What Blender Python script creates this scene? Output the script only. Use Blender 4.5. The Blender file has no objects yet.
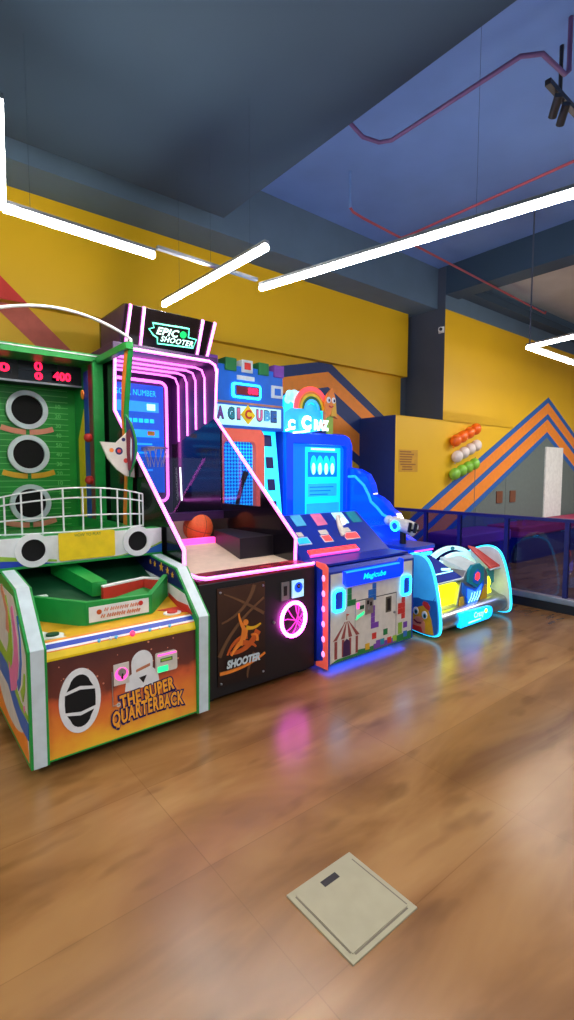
import bpy, math, random
from mathutils import Vector, Matrix
random.seed(7)
S = bpy.context.scene
COL = S.collection
PI = math.pi

# ------------------------------------------------------------------ camera
FPX, CX, CY, CAMH = 497.0, 287.0, 510.0, 1.5
PITCH = math.atan(38 / FPX)
YAW = math.atan(613 / (FPX / math.cos(PITCH)))
FWD = Vector((math.cos(YAW) * math.cos(PITCH), math.sin(YAW) * math.cos(PITCH), -math.sin(PITCH)))
RGT = Vector((math.sin(YAW), -math.cos(YAW), 0))
UPV = RGT.cross(FWD)
CAM = Vector((0, 0, CAMH))


def ray(px, py):
    return FWD * FPX + RGT * (px - CX) + UPV * (CY - py)


def at(px, py, ax, val):
    """point of the plane axis=val seen at a pixel of the survey photograph"""
    d = ray(px, py)
    i = 'xyz'.index(ax)
    return CAM + d * ((val - CAM[i]) / d[i])


cd = bpy.data.cameras.new('camera')
cam = bpy.data.objects.new('camera', cd)
COL.objects.link(cam)
cd.sensor_fit = 'HORIZONTAL'
cd.sensor_width = 36
cd.lens = FPX / 574 * 36
cd.clip_start = 0.05
cam.matrix_world = Matrix((RGT, UPV, -FWD)).transposed().to_4x4()
cam.location = CAM
S.camera = cam

# ------------------------------------------------------------------ materials
def lin(c):
    return tuple((v / 255 / 12.92 if v / 255 <= .04045 else ((v / 255 + .055) / 1.055) ** 2.4) for v in c)


def mat(name, rgb, rough=.5, metal=0.0, emit=None, strength=0.0, var=.08, scale=14.0, spec=.5, coat=0.0):
    m = bpy.data.materials.new(name)
    m.use_nodes = True
    nt = m.node_tree
    b = nt.nodes['Principled BSDF']
    c = lin(rgb)
    tc = nt.nodes.new('ShaderNodeTexCoord')
    n = nt.nodes.new('ShaderNodeTexNoise')
    n.inputs['Scale'].default_value = scale
    n.inputs['Detail'].default_value = 3
    nt.links.new(tc.outputs['Object'], n.inputs['Vector'])
    r = nt.nodes.new('ShaderNodeValToRGB')
    r.color_ramp.elements[0].position = .3
    r.color_ramp.elements[1].position = .7
    r.color_ramp.elements[0].color = (*[v * (1 - var) for v in c], 1)
    r.color_ramp.elements[1].color = (*[min(1, v * (1 + var)) for v in c], 1)
    nt.links.new(n.outputs['Fac'], r.inputs['Fac'])
    nt.links.new(r.outputs['Color'], b.inputs['Base Color'])
    b.inputs['Roughness'].default_value = rough
    b.inputs['Metallic'].default_value = metal
    b.inputs['Specular IOR Level'].default_value = spec
    b.inputs['Coat Weight'].default_value = coat
    if emit:
        b.inputs['Emission Color'].default_value = (*lin(emit), 1)
        b.inputs['Emission Strength'].default_value = strength
    return m


def glass(name, tint, refl=.9, rough=.02, base=.04):
    m = bpy.data.materials.new(name)
    m.use_nodes = True
    nt = m.node_tree
    nt.nodes.remove(nt.nodes['Principled BSDF'])
    out = nt.nodes['Material Output']
    t = nt.nodes.new('ShaderNodeBsdfTransparent')
    t.inputs['Color'].default_value = (*lin(tint), 1)
    g = nt.nodes.new('ShaderNodeBsdfGlossy')
    g.inputs['Roughness'].default_value = rough
    g.inputs['Color'].default_value = (refl, refl, refl, 1)
    f = nt.nodes.new('ShaderNodeLayerWeight')
    f.inputs['Blend'].default_value = .5
    pw = nt.nodes.new('ShaderNodeMath')
    pw.operation = 'POWER'
    pw.inputs[1].default_value = 5
    nt.links.new(f.outputs['Facing'], pw.inputs[0])
    a = nt.nodes.new('ShaderNodeMath')
    a.operation = 'ADD'
    a.inputs[1].default_value = base
    nt.links.new(pw.outputs[0], a.inputs[0])
    x = nt.nodes.new('ShaderNodeMixShader')
    nt.links.new(a.outputs[0], x.inputs['Fac'])
    nt.links.new(t.outputs[0], x.inputs[1])
    nt.links.new(g.outputs[0], x.inputs[2])
    nt.links.new(x.outputs[0], out.inputs['Surface'])
    return m


def ramp_mat(name, stops, scale=(1, 1, 1), rough=.5, nscale=4, nweight=.3, axis='Z', lo=0, hi=1, emit=0):
    """printed artwork: a colour ramp along one axis stirred with noise"""
    m = bpy.data.materials.new(name)
    m.use_nodes = True
    nt = m.node_tree
    b = nt.nodes['Principled BSDF']
    tc = nt.nodes.new('ShaderNodeTexCoord')
    sp = nt.nodes.new('ShaderNodeSeparateXYZ')
    nt.links.new(tc.outputs['Object'], sp.inputs[0])
    mr = nt.nodes.new('ShaderNodeMapRange')
    mr.inputs['From Min'].default_value = lo
    mr.inputs['From Max'].default_value = hi
    nt.links.new(sp.outputs[axis], mr.inputs['Value'])
    mp = nt.nodes.new('ShaderNodeMapping')
    mp.inputs['Scale'].default_value = scale
    nt.links.new(tc.outputs['Object'], mp.inputs[0])
    n = nt.nodes.new('ShaderNodeTexNoise')
    n.inputs['Scale'].default_value = nscale
    n.inputs['Detail'].default_value = 6
    nt.links.new(mp.outputs[0], n.inputs['Vector'])
    s = nt.nodes.new('ShaderNodeMath')
    s.operation = 'MULTIPLY_ADD'
    nt.links.new(n.outputs['Fac'], s.inputs[0])
    s.inputs[1].default_value = nweight
    nt.links.new(mr.outputs[0], s.inputs[2])
    o = nt.nodes.new('ShaderNodeMath')
    o.operation = 'SUBTRACT'
    nt.links.new(s.outputs[0], o.inputs[0])
    o.inputs[1].default_value = nweight / 2
    r = nt.nodes.new('ShaderNodeValToRGB')
    e = r.color_ramp.elements
    while len(e) > 1:
        e.remove(e[-1])
    e[0].position = stops[0][0]
    e[0].color = (*lin(stops[0][1]), 1)
    for p, c in stops[1:]:
        k = e.new(p)
        k.color = (*lin(c), 1)
    nt.links.new(o.outputs[0], r.inputs['Fac'])
    nt.links.new(r.outputs['Color'], b.inputs['Base Color'])
    b.inputs['Roughness'].default_value = rough
    if emit:
        nt.links.new(r.outputs['Color'], b.inputs['Emission Color'])
        b.inputs['Emission Strength'].default_value = emit
    return m


def floor_material():
    m = bpy.data.materials.new('wood_look_tile')
    m.use_nodes = True
    nt = m.node_tree
    L = nt.links.new
    b = nt.nodes['Principled BSDF']
    tc = nt.nodes.new('ShaderNodeTexCoord')
    mp = nt.nodes.new('ShaderNodeMapping')
    mp.inputs['Location'].default_value = (-.904, -.973 + .6, 0)
    L(tc.outputs['Object'], mp.inputs[0])
    br = nt.nodes.new('ShaderNodeTexBrick')
    br.offset = 0
    br.inputs['Scale'].default_value = 1
    br.inputs['Brick Width'].default_value = 1.19
    br.inputs['Row Height'].default_value = .6
    br.inputs['Mortar Size'].default_value = .0022
    br.inputs['Mortar Smooth'].default_value = .3
    br.inputs['Color1'].default_value = (.75, .75, .75, 1)
    br.inputs['Color2'].default_value = (1.12, 1.12, 1.12, 1)
    br.inputs['Mortar'].default_value = (.56, .52, .46, 1)
    L(mp.outputs[0], br.inputs['Vector'])
    # long grain along the planks
    g = nt.nodes.new('ShaderNodeMapping')
    g.inputs['Scale'].default_value = (.7, 2.4, 1)
    L(tc.outputs['Object'], g.inputs[0])
    n1 = nt.nodes.new('ShaderNodeTexNoise')
    n1.inputs['Scale'].default_value = 1.2
    n1.inputs['Detail'].default_value = 4
    n1.inputs['Roughness'].default_value = .5
    n1.inputs['Distortion'].default_value = .8
    L(g.outputs[0], n1.inputs['Vector'])
    r = nt.nodes.new('ShaderNodeValToRGB')
    e = r.color_ramp.elements
    e[0].position, e[0].color = .28, (*lin((112, 74, 38)), 1)
    e[1].position, e[1].color = .72, (*lin((172, 130, 80)), 1)
    k = e.new(.48)
    k.color = (*lin((146, 104, 58)), 1)
    L(n1.outputs['Fac'], r.inputs['Fac'])
    # knots
    n2 = nt.nodes.new('ShaderNodeTexNoise')
    n2.inputs['Scale'].default_value = 2.3
    n2.inputs['Detail'].default_value = 2
    g2 = nt.nodes.new('ShaderNodeMapping')
    g2.inputs['Scale'].default_value = (1, 2.6, 1)
    L(tc.outputs['Object'], g2.inputs[0])
    L(g2.outputs[0], n2.inputs['Vector'])
    r2 = nt.nodes.new('ShaderNodeValToRGB')
    r2.color_ramp.elements[0].position, r2.color_ramp.elements[0].color = .30, (.70, .67, .63, 1)
    r2.color_ramp.elements[1].position, r2.color_ramp.elements[1].color = .42, (1, 1, 1, 1)
    L(n2.outputs['Fac'], r2.inputs['Fac'])
    m1 = nt.nodes.new('ShaderNodeMix')
    m1.data_type = 'RGBA'
    m1.blend_type = 'MULTIPLY'
    m1.inputs['Factor'].default_value = 1
    L(r.outputs['Color'], m1.inputs['A'])
    L(r2.outputs['Color'], m1.inputs['B'])
    m2 = nt.nodes.new('ShaderNodeMix')
    m2.data_type = 'RGBA'
    m2.blend_type = 'MULTIPLY'
    m2.inputs['Factor'].default_value = .6
    L(m1.outputs['Result'], m2.inputs['A'])
    L(br.outputs['Color'], m2.inputs['B'])
    L(m2.outputs['Result'], b.inputs['Base Color'])
    b.inputs['Roughness'].default_value = .26
    b.inputs['Specular IOR Level'].default_value = .6
    bp = nt.nodes.new('ShaderNodeBump')
    bp.inputs['Strength'].default_value = .03
    bp.inputs['Distance'].default_value = .004
    L(n1.outputs['Fac'], bp.inputs['Height'])
    L(bp.outputs[0], b.inputs['Normal'])
    return m


M = {}
def dm(k, *a, **kw):
    M[k] = mat(k, *a, **kw)


dm('yellow_paint', (228, 180, 4), .55, var=.03, scale=1.2)
dm('yellow_paint_old', (222, 174, 10), .6, var=.05, scale=2)
dm('red_paint', (214, 52, 42), .6, var=.04)
dm('salmon_paint', (190, 92, 76), .65, var=.08)
dm('navy_paint', (22, 48, 100), .6, var=.05)
dm('blue_paint', (24, 92, 168), .6, var=.05)
dm('orange_paint', (238, 138, 36), .6, var=.05)
dm('grey_paint', (98, 112, 108), .6, var=.05)
dm('seam_grey', (80, 90, 88), .7)
dm('white_door', (235, 238, 232), .5)
dm('brown_plate', (112, 66, 40), .5)
dm('slate', (66, 76, 92), .7, var=.06, scale=3)
dm('ceiling_blue', (98, 134, 192), .8, var=.08, scale=1.5)
dm('ceiling_dark', (44, 68, 88), .85, var=.12, scale=.8)
dm('ceiling_grey', (176, 184, 190), .8, var=.1, scale=1.5)
dm('beam_grey', (84, 108, 128), .8, var=.08, scale=2)
dm('pipe_red', (150, 62, 76), .6)
dm('pipe_purple', (92, 66, 112), .6)
dm('near_wall', (196, 192, 186), .8, var=.04, scale=1)
dm('aluminium', (150, 156, 160), .35, .8)
dm('lamp', (255, 255, 255), .5, emit=(255, 246, 238), strength=82.0)
dm('lamp_far', (255, 255, 255), .5, emit=(255, 246, 238), strength=48.0)
dm('black', (16, 16, 18), .45)
dm('black_gloss', (12, 11, 16), .18, coat=.3)
dm('hole_black', (6, 6, 8), .9)
dm('rubber', (22, 22, 24), .8)
dm('white', (232, 236, 236), .45)
dm('offwhite', (214, 208, 196), .5)
dm('silver', (170, 172, 176), .32, .85)
dm('green', (20, 150, 62), .4)
dm('green_field', (20, 142, 44), .45, var=.14, scale=6)
dm('green_line', (96, 190, 96), .5)
dm('green_dark', (12, 74, 44), .5)
dm('grass_green', (28, 120, 60), .5)
dm('pearl', (202, 218, 222), .35)
dm('yellow', (246, 212, 20), .4)
dm('gold', (222, 170, 28), .45)
dm('orange', (240, 136, 44), .45)
dm('court_line', (106, 72, 44), .5)
dm('title_orange', (255, 168, 48), .4, var=.12, scale=30)
dm('orange_dark', (200, 88, 26), .5)
dm('red', (206, 52, 42), .45)
dm('brick', (150, 66, 60), .5)
dm('navy', (24, 26, 92), .4)
dm('matt_blue', (26, 50, 150), .75, spec=.2)
dm('deep_blue', (14, 46, 160), .35)
dm('royal', (24, 62, 176), .35)
dm('blue', (30, 104, 190), .4)
dm('sky', (86, 190, 236), .4)
dm('teal', (20, 140, 160), .4)
dm('purple', (120, 64, 168), .45)
dm('pink', (232, 120, 170), .45)
dm('lime', (150, 190, 60), .45)
dm('beige', (216, 196, 172), .5)
dm('salmon', (216, 142, 112), .5)
dm('tan', (188, 120, 84), .5)
dm('plum', (58, 30, 78), .35)
dm('maroon', (120, 30, 44), .35)
dm('hatch', (158, 153, 126), .5, var=.05)
dm('hatch_dark', (104, 96, 80), .6)
dm('basketball', (226, 96, 44), .6, var=.1, scale=60)
dm('digit_red', (255, 30, 70), .4, emit=(255, 24, 72), strength=2.4)
dm('led_cyan', (80, 230, 255), .4, emit=(20, 180, 255), strength=8.0)
dm('tower_cyan', (80, 230, 255), .4, emit=(20, 196, 255), strength=1.9)
dm('edge_cyan', (80, 230, 255), .4, emit=(30, 205, 255), strength=1.9)
dm('crest_blue', (30, 90, 255), .4, emit=(30, 80, 255), strength=4.0)
dm('led_blue', (30, 90, 255), .4, emit=(6, 50, 255), strength=1.8)
dm('led_red', (255, 70, 60), .4, emit=(255, 46, 60), strength=1.8)
dm('led_bulb', (255, 180, 210), .4, emit=(255, 150, 215), strength=1.3)
dm('led_green', (60, 230, 150), .4, emit=(20, 220, 130), strength=1.3)
dm('led_pink', (255, 110, 200), .4, emit=(255, 70, 180), strength=1.3)
dm('neon', (255, 180, 245), .4, emit=(255, 112, 236), strength=2.6)
dm('neon_hot', (255, 180, 245), .4, emit=(255, 84, 232), strength=15.0)
dm('neon_dim', (240, 80, 190), .4, emit=(240, 50, 190), strength=.9)
dm('neon_mint', (160, 255, 225), .4, emit=(70, 255, 200), strength=1.9)
dm('lit_mint', (220, 255, 245), .4, emit=(200, 255, 238), strength=1.2)
dm('mint_ball', (20, 190, 100), .4, emit=(10, 200, 90), strength=.9)
dm('screen_blue', (20, 90, 190), .25, emit=(10, 84, 200), strength=.9)
dm('screen_bar', (40, 160, 250), .25, emit=(30, 150, 250), strength=1.1)
dm('screen_cyan', (30, 190, 250), .25, emit=(0, 176, 255), strength=1.7)
dm('screen_deep', (10, 90, 240), .25, emit=(0, 96, 255), strength=1.5)
dm('screen_white', (210, 250, 255), .25, emit=(150, 245, 255), strength=1.6)
dm('lit_white', (250, 255, 255), .3, emit=(230, 250, 255), strength=1.5)
dm('lit_sign', (190, 235, 245), .3, emit=(150, 225, 250), strength=.7)
dm('lit_yellow', (235, 245, 20), .4, emit=(225, 235, 6), strength=3.2)
dm('lit_arch', (225, 250, 248), .3, emit=(170, 240, 240), strength=.55)
dm('lit_orange', (226, 104, 80), .4, emit=(230, 96, 76), strength=.3)
dm('lit_blue_plastic', (10, 60, 235), .12, emit=(0, 50, 255), strength=1.1, coat=.6)
dm('panel_sky', (70, 170, 226), .35, emit=(30, 150, 226), strength=.3)
dm('castle_blue', (20, 90, 176), .4, emit=(6, 80, 190), strength=.4)
dm('magenta_pad', (190, 40, 130), .6, emit=(200, 30, 130), strength=.12)
dm('red_pad', (158, 46, 84), .6)
dm('violet_pad', (120, 56, 140), .6)
dm('balloon_orange', (246, 110, 22), .25)
dm('balloon_white', (226, 214, 204), .25)
dm('balloon_green', (132, 196, 60), .25)
dm('notice_brown', (150, 98, 26), .6)
dm('notice_paper', (206, 152, 28), .6)
M['clear'] = glass('clear_acrylic', (236, 232, 244))
M['rail_glass'] = glass('blue_tinted_glass', (176, 182, 222), base=.02)
M['flame'] = ramp_mat('flame_print', [(0, (250, 190, 50)), (.22, (240, 140, 50)), (.48, (214, 96, 52)), (.62, (110, 52, 42)), (1, (74, 40, 42))],
                      nscale=6, nweight=.5, lo=.06, hi=.6, rough=.3)
M['bball_art'] = ramp_mat('court_print', [(0, (26, 14, 12)), (.5, (44, 24, 18)), (1, (70, 42, 28))], nscale=5, nweight=.7, lo=.1, hi=.75, rough=.3)
M['maroon_art'] = ramp_mat('maroon_print', [(0, (60, 10, 24)), (.5, (140, 30, 46)), (1, (200, 70, 90))], nscale=9, nweight=1.2, axis='X', lo=-.6, hi=.9, rough=.25)
M['mesh_blue'] = None
M['floor'] = floor_material()


def mesh_material():
    m = bpy.data.materials.new('blue_lit_mesh')
    m.use_nodes = True
    nt = m.node_tree
    b = nt.nodes['Principled BSDF']
    tc = nt.nodes.new('ShaderNodeTexCoord')
    mp = nt.nodes.new('ShaderNodeMapping')
    mp.inputs['Rotation'].default_value = (0, PI / 4, 0)
    nt.links.new(tc.outputs['Object'], mp.inputs[0])
    ck = nt.nodes.new('ShaderNodeTexChecker')
    ck.inputs['Scale'].default_value = 38
    ck.inputs['Color1'].default_value = (*lin((20, 190, 255)), 1)
    ck.inputs['Color2'].default_value = (*lin((0, 70, 190)), 1)
    nt.links.new(mp.outputs[0], ck.inputs['Vector'])
    nt.links.new(ck.outputs['Color'], b.inputs['Base Color'])
    nt.links.new(ck.outputs['Color'], b.inputs['Emission Color'])
    b.inputs['Emission Strength'].default_value = .9
    return m


M['mesh_blue'] = mesh_material()

# ------------------------------------------------------------------ mesh builder
class Frame:
    """a flat working plane: origin o, axes u, v; normal n faces the viewer of the print"""
    def __init__(s, o, u, v):
        s.o, s.u, s.v = Vector(o), Vector(u).normalized(), Vector(v).normalized()
        s.n = s.u.cross(s.v).normalized()

    def p(s, a, b, h=0.0):
        return s.o + s.u * a + s.v * b + s.n * h

    def t(s, px, py):
        d = ray(px, py)
        q = CAM + d * ((s.o - CAM).dot(s.n) / d.dot(s.n)) - s.o
        return (q.dot(s.u), q.dot(s.v))


def base_of(o):
    v = Vector((0, 0, 0))
    while o:
        v += o.location
        o = o.parent
    return v


class MB:
    def __init__(s):
        s.v, s.f, s.m, s.s, s.mats = [], [], [], [], []

    def mi(s, m):
        m = M[m] if isinstance(m, str) else m
        if m not in s.mats:
            s.mats.append(m)
        return s.mats.index(m)

    def add(s, vs, fs, m, smooth=False):
        k = len(s.v)
        s.v += [Vector(v) for v in vs]
        ms = m if isinstance(m, list) else [m] * len(fs)
        for f, mm in zip(fs, ms):
            s.f.append([i + k for i in f])
            s.m.append(s.mi(mm))
            s.s.append(smooth)
        return s

    def box(s, lo, hi, m, **over):
        (a, b, c), (d, e, f) = lo, hi
        vs = [(a, b, c), (d, b, c), (d, e, c), (a, e, c), (a, b, f), (d, b, f), (d, e, f), (a, e, f)]
        fs = [(0, 3, 2, 1), (4, 5, 6, 7), (0, 1, 5, 4), (2, 3, 7, 6), (0, 4, 7, 3), (1, 2, 6, 5)]
        nm = ['zn', 'zp', 'yn', 'yp', 'xn', 'xp']
        return s.add(vs, fs, [over.get(k, m) for k in nm])

    def prism(s, poly, vec, m, cap=None):
        n = len(poly)
        vec = Vector(vec)
        P = [Vector(p) for p in poly]
        # orientation: the first cap must look away from vec
        nor = Vector((0, 0, 0))
        for i in range(n):
            nor += P[i].cross(P[(i + 1) % n])
        if nor.dot(vec) > 0:
            P = P[::-1]
        vs = P + [p + vec for p in P]
        fs = [tuple(range(n)), tuple(range(2 * n - 1, n - 1, -1))]
        for i in range(n):
            j = (i + 1) % n
            fs.append((i, i + n, j + n, j))
        return s.add(vs, fs, [cap or m, cap or m] + [m] * n)

    def px_(s, poly, x0, x1, m, cap=None):
        return s.prism([(x0, y, z) for y, z in poly], (x1 - x0, 0, 0), m, cap)

    def py_(s, poly, y0, y1, m, cap=None):
        return s.prism([(x, y0, z) for x, z in poly], (0, y1 - y0, 0), m, cap)

    def pz_(s, poly, z0, z1, m, cap=None):
        return s.prism([(x, y, z0) for x, y in poly], (0, 0, z1 - z0), m, cap)

    # flat prints / low raised shapes on a Frame
    def poly(s, fr, pts, m, h=.003, h0=-.002, cap=None):
        return s.prism([fr.p(a, b, h0) for a, b in pts], fr.n * (h - h0), m, cap)

    def rect(s, fr, a0, b0, a1, b1, m, h=.003, h0=-.002):
        return s.poly(fr, [(a0, b0), (a1, b0), (a1, b1), (a0, b1)], m, h, h0)

    def disc(s, fr, a, b, r, m, h=.003, n=24, ry=None, h0=-.002):
        ry = ry or r
        return s.poly(fr, [(a + r * math.cos(2 * PI * i / n), b + ry * math.sin(2 * PI * i / n)) for i in range(n)], m, h, h0)

    def stroke(s, fr, pts, w, m, h=.003):
        """a painted line of width w through pts (w may taper: (w0, w1))"""
        w0, w1 = w if isinstance(w, tuple) else (w, w)
        L, R = [], []
        n = len(pts)
        for i, p in enumerate(pts):
            a = Vector(pts[max(0, i - 1)])
            b = Vector(pts[min(n - 1, i + 1)])
            d = (b - a).normalized()
            q = Vector((-d.y, d.x)) * (w0 + (w1 - w0) * i / (n - 1)) / 2
            L.append(Vector(p) + q)
            R.append(Vector(p) - q)
        s.lay = getattr(s, 'lay', 0) + 1
        h = h + s.lay * .0004
        vs, fs = [], []
        for a, b in zip(L, R):
            vs += [fr.p(a[0], a[1], h), fr.p(b[0], b[1], h), fr.p(a[0], a[1], -.002), fr.p(b[0], b[1], -.002)]
        for i in range(n - 1):
            k, j = 4 * i, 4 * i + 4
            fs += [(k, k + 1, j + 1, j), (k + 2, k, j, j + 2), (k + 1, k + 3, j + 3, j + 1)]
        fs += [(0, 2, 3, 1), (4 * n - 4, 4 * n - 3, 4 * n - 1, 4 * n - 2)]
        return s.add(vs, fs, m)

    def tube(s, pts, r, m, closed=False, seg=8, smooth=True, r1=None):
        P = [Vector(p) for p in pts]
        n = len(P)
        vs, fs = [], []
        prev = None
        for i in range(n):
            if closed:
                t = P[(i + 1) % n] - P[i - 1]
            else:
                t = P[min(i + 1, n - 1)] - P[max(i - 1, 0)]
            t.normalize()
            if prev is None:
                a = Vector((0, 0, 1)) if abs(t.z) < .9 else Vector((1, 0, 0))
                u = t.cross(a).normalized()
            else:
                u = (prev - t * prev.dot(t)).normalized()
            prev = u
            w = t.cross(u)
            rr = r if r1 is None else r + (r1 - r) * i / (n - 1)
            for k in range(seg):
                an = 2 * PI * k / seg
                vs.append(P[i] + u * (rr * math.cos(an)) + w * (rr * math.sin(an)))
        for i in range(n if closed else n - 1):
            j = (i + 1) % n
            for k in range(seg):
                q = (k + 1) % seg
                fs.append((i * seg + k, i * seg + q, j * seg + q, j * seg + k))
        s.add(vs, fs, m, smooth)
        if not closed:
            s.add(vs[:seg], [tuple(range(seg - 1, -1, -1))], m)
            s.add(vs[-seg:], [tuple(range(seg))], m)
        return s

    def circle(s, fr, a, b, r, tr, m, n=28, h=0.0, ry=None, seg=8):
        ry = ry or r
        return s.tube([fr.p(a + r * math.cos(2 * PI * i / n), b + ry * math.sin(2 * PI * i / n), h) for i in range(n)], tr, m, True, seg)

    def ringflat(s, fr, a, b, r0, r1, m, h=.012, n=32, k=1.0):
        """raised flat ring (washer)"""
        vs, fs = [], []
        for i in range(n):
            c, d = math.cos(2 * PI * i / n), math.sin(2 * PI * i / n) * k
            for rr, hh in ((r0, -.002), (r0, h), (r1, h), (r1, -.002)):
                vs.append(fr.p(a + rr * c, b + rr * d, hh))
        for i in range(n):
            j = (i + 1) % n
            for q in range(3):
                fs.append((i * 4 + q, i * 4 + q + 1, j * 4 + q + 1, j * 4 + q))
        return s.add(vs, fs, m)

    def ball(s, c, r, m, sc=(1, 1, 1), nu=20, nv=12, rot=None):
        vs, fs = [], []
        c = Vector(c)
        for j in range(1, nv):
            th = PI * j / nv
            for i in range(nu):
                ph = 2 * PI * i / nu
                q = Vector((r * sc[0] * math.sin(th) * math.cos(ph), r * sc[1] * math.sin(th) * math.sin(ph), r * sc[2] * math.cos(th)))
                if rot:
                    q = rot @ q
                vs.append(c + q)
        t1 = Vector((0, 0, r * sc[2]))
        if rot:
            t1 = rot @ t1
        vs += [c + t1, c - t1]
        N = len(vs)
        for j in range(nv - 2):
            for i in range(nu):
                k = (i + 1) % nu
                fs.append((j * nu + i, (j + 1) * nu + i, (j + 1) * nu + k, j * nu + k))
        for i in range(nu):
            k = (i + 1) % nu
            fs.append((N - 2, i, k))
            fs.append((N - 1, (nv - 2) * nu + k, (nv - 2) * nu + i))
        return s.add(vs, fs, m, True)

    def text(s, fr, body, a, b, size, m, h=.004, bold=.0, shear=0.0, sx=1.0, align='CENTER', tilt=0.0, arch=None, fit=None, sp=1.0):
        cu = bpy.data.curves.new('tmp_text', 'FONT')
        cu.body = body
        cu.size = size
        cu.align_x = align
        cu.align_y = 'CENTER'
        cu.offset = bold
        cu.shear = shear
        cu.space_character = sp
        cu.resolution_u = 3
        o = bpy.data.objects.new('tmp_text', cu)
        COL.objects.link(o)
        bpy.context.view_layer.update()
        dg = bpy.context.evaluated_depsgraph_get()
        me = o.evaluated_get(dg).to_mesh()
        V = [v.co.copy() for v in me.vertices]
        F = [tuple(p.vertices) for p in me.polygons]
        o.evaluated_get(dg).to_mesh_clear()
        bpy.data.objects.remove(o)
        bpy.data.curves.remove(cu)
        if not V:
            return s
        k = sx
        if fit:
            w = max(v.x for v in V) - min(v.x for v in V)
            k = fit / w
        c, d = math.cos(tilt), math.sin(tilt)
        out = []
        for v in V:
            x, y = v.x * k, v.y
            if arch:
                y += arch(x)
            out.append(fr.p(a + x * c - y * d, b + x * d + y * c, h))
        return s.add(out, F, m)

    def build(s, name, parent=None, loc=None, label=None, cat=None, group=None, kind=None, bevel=0.0, weld=False):
        me = bpy.data.meshes.new(name)
        base = Vector(loc) if (loc is not None and parent is None) else base_of(parent)
        me.from_pydata([tuple(v - base) for v in s.v], [], s.f)
        for m in s.mats:
            me.materials.append(m)
        for p, mi, sm in zip(me.polygons, s.m, s.s):
            p.material_index = mi
            p.use_smooth = sm
        me.validate()
        me.update()
        o = bpy.data.objects.new(name, me)
        COL.objects.link(o)
        if parent:
            o.parent = parent
        elif loc is not None:
            o.location = loc
        if bevel:
            b = o.modifiers.new('bevel', 'BEVEL')
            b.width = bevel
            b.segments = 2
            b.limit_method = 'ANGLE'
            b.angle_limit = math.radians(40)
        tag(o, label, cat, group, kind)
        return o


def tag(o, label=None, cat=None, group=None, kind=None):
    for k, v in (('label', label), ('category', cat), ('group', group), ('kind', kind)):
        if v:
            o[k] = v


def thing(name, loc, label, cat, group=None):
    o = bpy.data.objects.new(name, None)
    o.empty_display_size = .1
    o.location = loc
    COL.objects.link(o)
    tag(o, label, cat, group)
    return o


def struct(mb, name, **k):
    return mb.build(name, kind='structure', **k)


def arc(cx, cy, r, a0, a1, n=10, ry=None):
    ry = ry or r
    return [(cx + r * math.cos(math.radians(a0 + (a1 - a0) * i / n)), cy + ry * math.sin(math.radians(a0 + (a1 - a0) * i / n))) for i in range(n + 1)]


def rrect(a0, b0, a1, b1, r, n=5):
    return (arc(a1 - r, b0 + r, r, -90, 0, n) + arc(a1 - r, b1 - r, r, 0, 90, n) +
            arc(a0 + r, b1 - r, r, 90, 180, n) + arc(a0 + r, b0 + r, r, 180, 270, n))


def star(a, b, r):
    return [(a + (r if i % 2 == 0 else r * .42) * math.sin(PI * i / 5), b + (r if i % 2 == 0 else r * .42) * math.cos(PI * i / 5)) for i in range(10)]


# ------------------------------------------------------------------ THE ROOM
YW, YU, YR = 5.18, 5.08, 4.5      # machine wall, its projecting upper part, chevron wall
ZB = 4.0
struct(MB().box((-5, -5, -.12), (13, 6, 0), 'floor'), 'floor')

w = MB()
w.box((-5, YW, 0), (6.58, 5.5, 3.04), 'yellow_paint_old').box((6.58, YW + .03, 0), (6.75, 5.5, 4.05), 'slate')
w.box((-5, YU, 3.02), (6.62, 5.5, 4.05), 'yellow_paint')
fl = Frame((0, YW, 0), (1, 0, 0), (0, 0, 1))
fu = Frame((0, YU, 0), (1, 0, 0), (0, 0, 1))
T = lambda fr, *pts: [fr.t(*p) for p in pts]
# painted zigzag behind the machines (left, red) and roof-shaped bands (middle)
w.poly(fu, [(.12, 4.0), (.46, 3.62), (1.10, 3.02), (.78, 3.02), (.12, 3.62)], 'red_paint')
w.poly(fl, [(.80, 3.02), (1.12, 3.02), (1.75, 2.45), (2.2, 2.0), (1.8, 2.0), (1.43, 2.45)], 'salmon_paint')
zz = lambda x, off: (3.06 - .21 * (4.96 - x) if x < 4.96 else 3.06 - .56 * (x - 4.96)) - off
def zband(a, b, m):
    xs = [3.0, 4.96, 6.7]
    w.poly(fl, [(x, zz(x, a)) for x in xs] + [(x, zz(x, b)) for x in xs[::-1]], m)
zband(0, .15, 'navy_paint'); zband(.15, .36, 'orange_paint'); zband(.36, .62, 'navy_paint'); zband(.62, .95, 'orange_paint'); zband(.95, 1.1, 'navy_paint')
struct(w, 'wall_left')

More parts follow.
